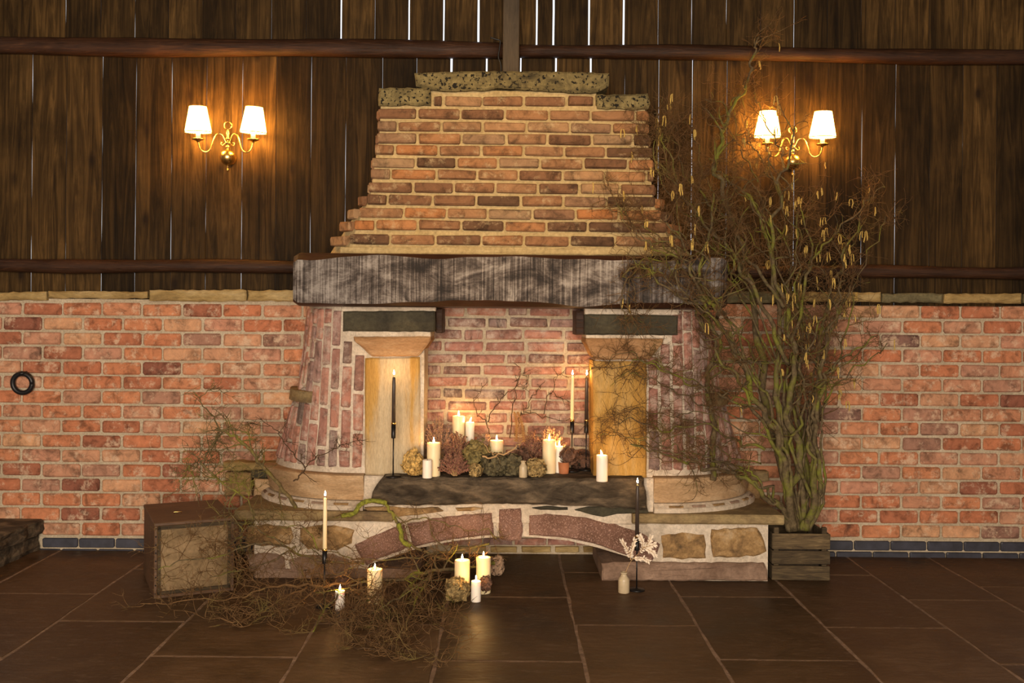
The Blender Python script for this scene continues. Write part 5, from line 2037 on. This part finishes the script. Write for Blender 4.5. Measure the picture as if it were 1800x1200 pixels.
lay_branch('fallen_branch', 'lichened branch with cut end on the left ledge, arching up before the brick wall', [
    (pxy((520, 892, -.66), (495, 855, -.70), (462, 822, -.74), (443, 792, -.78), (418, 772, -.80), (395, 758, -.82), (382, 752, -.83)), .0105, .006, (12, .16, 6, .08, 2)),
    (pxy((386, 758, -.82), (378, 735, -.83), (358, 715, -.82), (352, 700, -.8), (368, 688, -.78), (393, 682, -.76)), .0045, .0012, (7, .09, 4, .06, 1)),
    (pxy((388, 757, -.82), (405, 752, -.84), (425, 758, -.86), (440, 765, -.88)), .005, .002, (5, .08, 3, .06, 1)),
    (pxy((384, 760, -.82), (368, 790, -.88), (352, 812, -.92), (332, 822, -.94)), .006, .002, (15, .15, 7, .09, 2)),
    (pxy((352, 812, -.92), (375, 835, -.94), (400, 855, -.94), (430, 875, -.92), (450, 905, -.88)), .006, .0025, (16, .15, 6, .09, 2)),
    (pxy((415, 865, -.94), (402, 890, -.96), (415, 915, -.96), (440, 950, -.92)), .004, .0015, (10, .13, 5, .08, 2)),
    (pxy((330, 820, -.94), (345, 850, -.98), (342, 880, -1.0)), .003, .001, (4, .08, 3, .06, 1)),
], 401, .9, 'bark_floor', 'bark_floor')
lay_branch('kerb_twig', 'small dark spiky twig resting on the left kerb stone', [
    (pxy((516, 845, -.64), (530, 835, -.66), (536, 822, -.66), (520, 802, -.66), (505, 785, -.66), (492, 765, -.66), (478, 750, -.66), (455, 748, -.66), (432, 740, -.66)), .0042, .0012, (8, .07, 4, .045, 1)),
    (pxy((536, 822, -.66), (552, 806, -.66), (575, 795, -.66), (600, 783, -.66), (615, 778, -.66), (640, 782, -.66)), .0034, .0011, (8, .07, 4, .045, 1)),
], 402, .8, 'bark_dark', 'bark_dark')
mossy = lay_branch('mossy_branch', 'bright moss-covered bent branch arching over the left arch stones', [
    (pxy((606, 905, -.68), (622, 902, -.68), (632, 888, -.68), (645, 881, -.68), (662, 880, -.68), (678, 883, -.68)), .0095, .0085, (1, .05, 0, .05, 0)),
    (pxy((676, 883, -.68), (684, 898, -.69), (697, 914, -.70), (704, 930, -.71), (706, 945, -.72), (722, 958, -.73), (745, 968, -.73)), .0085, .007, (3, .12, 4, .08, 2)),
    (pxy((704, 922, -.70), (735, 910, -.69), (765, 912, -.68), (800, 925, -.68), (835, 934, -.68), (858, 930, -.68), (872, 945, -.70)), .0042, .0012, (12, .12, 5, .07, 1)),
    (pxy((606, 905, -.68), (580, 910, -.69), (566, 925, -.71), (560, 945, -.74)), .006, .003, (5, .10, 4, .07, 1)),
    (pxy((745, 968, -.73), (790, 985, -.74), (840, 1000, -.76)), .007, .003, (6, .14, 5, .08, 2)),
], 403, .9, 'bark_floor', 'twig')
# clumps of moss on that branch
V, Fc = [], []
mp_ = catmull(pxy((600, 906, -.69), (622, 902, -.69), (632, 888, -.69), (645, 881, -.69), (662, 880, -.69), (680, 884, -.69)), 8)
mo = Vector(mossy.location)
tube_data(V, Fc, [p - mo for p in mp_], [.010 + .004 * random.Random(i).random() for i in range(len(mp_))], 8)
mp_ = catmull(pxy((700, 920, -.71), (705, 935, -.72), (707, 950, -.73), (722, 960, -.74)), 8)
tube_data(V, Fc, [p - mo for p in mp_], [.009 + .005 * random.Random(i + 50).random() for i in range(len(mp_))], 8)
link('moss', py_me('moss', V, Fc), M['moss'], mossy)

TP = (14, .20, 7, .11, 3)
lay_branch('floor_branch', 'long pale twiggy branch lying on the floor, tips reaching past the wooden box', [
    (flr((640, 1015, .10), (590, 1030, .09), (540, 1030, .10), (480, 1030, .10), (430, 1048, .06), (380, 1052, .05), (310, 1060, .03), (250, 1062, .02)), .0075, .002, TP),
    (flr((540, 1032, .09), (490, 1056, .05), (450, 1078, .03), (400, 1092, .02), (330, 1074, .02)), .006, .002, TP),
    (flr((560, 1030, .09), (520, 1064, .04), (480, 1078, .02), (440, 1098, .015), (410, 1100, .012)), .005, .0018, (9, .16, 5, .09, 2)),
], 411, 1.0, 'twig', 'twig', up=.15, grav=-.3)
lay_branch('floor_branch', 'grey-green branch sprawling in front of the wooden box at knee height', [
    (flr((640, 990, .14), (580, 985, .16), (530, 975, .19)) + pxy((480, 955, -.98), (430, 960, -1.05), (380, 980, -1.12), (320, 985, -1.16), (280, 1000, -1.18)), .008, .002, TP),
    (pxy((500, 958, -.95), (470, 940, -.94), (440, 925, -.92), (420, 945, -1.0), (400, 960, -1.08)), .005, .0016, (9, .16, 6, .09, 2)),
    (pxy((520, 960, -.92), (480, 985, -1.0), (430, 1000, -1.08), (370, 1012, -1.15)), .005, .0016, (10, .18, 6, .10, 2)),
    (pxy((560, 968, -.88), (540, 930, -.86), (500, 925, -.86), (470, 935, -.88)), .004, .0014, (7, .14, 5, .08, 2)),
], 412, 1.0, 'bark', 'twig', up=.1, grav=-.1)
lay_branch('floor_branch', 'dark mossy branch tangle on the floor around the lone ivory candle', [
    (flr((870, 985, .10), (800, 1000, .10), (745, 1005, .12), (700, 1018, .11), (640, 1022, .10), (600, 1040, .08), (566, 1078, .04), (550, 1110, .015)), .011, .003, TP),
    (flr((740, 1008, .11), (700, 1050, .07), (660, 1075, .03), (610, 1085, .02)), .007, .002, TP),
    (flr((760, 1005, .11), (735, 1050, .06), (720, 1085, .03), (700, 1120, .015)), .007, .002, TP),
    (flr((690, 1020, .11), (640, 1060, .06), (600, 1090, .03)), .006, .002, TP),
], 413, 1.1, 'bark', 'twig', up=.15, grav=-.25)
lay_branch('floor_branch', 'foremost brown twig spray lying flat on the floor flags', [
    (flr((700, 1060, .05), (670, 1100, .02), (640, 1122, .012), (690, 1135, .012), (740, 1150, .012), (790, 1168, .012)), .004, .0014, (14, .16, 7, .09, 3)),
    (flr((720, 1050, .06), (760, 1085, .02), (790, 1110, .012)), .004, .0014, (10, .14, 6, .08, 2)),
    (flr((660, 1070, .05), (620, 1100, .015), (630, 1140, .012), (700, 1140, .012)), .004, .0014, (12, .15, 6, .08, 2)),
], 414, 1.2, 'bark_dark', 'twig', up=.0, grav=-.5)
lay_branch('floor_branch', 'mossy branch running from the arch recess toward the ivory taper', [
    (pxy((860, 955, -.70), (800, 968, -.72), (740, 978, -.76), (690, 985, -.80), (640, 985, -.84), (600, 975, -.86), (570, 968, -.88)), .0065, .002, (12, .18, 6, .10, 2)),
    (pxy((640, 985, -.84), (600, 1005, -.88), (560, 1010, -.92), (530, 1000, -.94)), .005, .0018, (9, .16, 5, .09, 2)),
], 415, 1.0, 'bark', 'twig', up=.1, grav=-.1)

# bare twigs standing in the firebox
def fb_twig(paths, seed, label):
    lay_branch('bare_twig', label, [(pxy(*p), r0, .0011, (5, .03, 1, .02, 0)) for p, r0 in paths], seed, .8, 'bark_dark', 'bark_dark', cat='twig', avoid=False, group='bare twigs in the firebox', up=.3, grav=.1)


fb_twig([(((862, 775, -.38), (856, 745, -.38), (840, 728, -.38), (833, 706, -.38), (845, 686, -.37), (847, 672, -.37)), .0032),
         (((857, 742, -.38), (870, 715, -.38), (890, 692, -.37), (908, 678, -.37), (914, 655, -.37), (912, 645, -.36)), .0028)], 501, 'forked bare twig rising from the hydrangeas left of centre')
fb_twig([(((896, 770, -.36), (900, 735, -.36), (904, 700, -.36), (909, 675, -.36), (912, 664, -.36), (918, 652, -.36)), .003),
         (((908, 678, -.36), (921, 680, -.36), (926, 668, -.36), (929, 656, -.36)), .0016)], 502, 'upright bare twig at the middle of the firebox')
fb_twig([(((905, 765, -.33), (914, 732, -.33), (922, 722, -.33), (935, 700, -.33), (945, 685, -.33), (958, 672, -.33)), .0036),
         (((922, 724, -.33), (945, 730, -.34), (965, 737, -.35), (1002, 738, -.36), (1030, 746, -.36)), .0026),
         (((956, 728, -.33), (963, 695, -.33), (972, 688, -.33), (977, 662, -.33), (990, 660, -.33), (1000, 664, -.33)), .0024),
         (((972, 688, -.33), (985, 698, -.33), (999, 705, -.33)), .0016)], 503, 'widest bare twig, spreading right behind the ivory taper')
# pale horizontal branch resting on the hydrangeas
lay_branch('pale_branch', 'pale curved branch lying across the hydrangeas under the wide candle', [
    (pxy((848, 802, -.60), (865, 803, -.61), (885, 797, -.61), (905, 787, -.60), (918, 776, -.58)), .0052, .003, (2, .04, 2, .03, 0)),
    (pxy((868, 800, -.60), (858, 792, -.59), (853, 778, -.57)), .003, .0015, (1, .03, 1, .02, 0))], 504, .7, 'stalk', 'stalk', avoid=False)
# upright rust fern frond
V, Fc = [], []
fo = thing('dried_fern', P(913, 800, -.45), label='thin rust-coloured fern frond upright beside the heather', cat='dried flower')
org = Vector(fo.location)
fr_ = catmull(pxy((913, 800, -.45), (914, 770, -.45), (912, 745, -.45), (907, 726, -.45)), 8)
tube_data(V, Fc, [p - org for p in fr_], [.0016] * len(fr_), 4)
for i, p in enumerate(fr_[6:]):
    L = .03 * (1 - i / len(fr_)) + .008
    for s in (-1, 1):
        b0 = len(V)
        q = p - org
        V += [q, q + Vector((s * L * .5, 0, L * .35 + .003)), q + Vector((s * L, -.004, L * .4)), q + Vector((s * L * .5, 0, L * .2 - .003))]
        Fc.append((b0, b0 + 1, b0 + 2, b0 + 3))
link('frond', py_me('frond', V, Fc, False), M['fern'], fo)
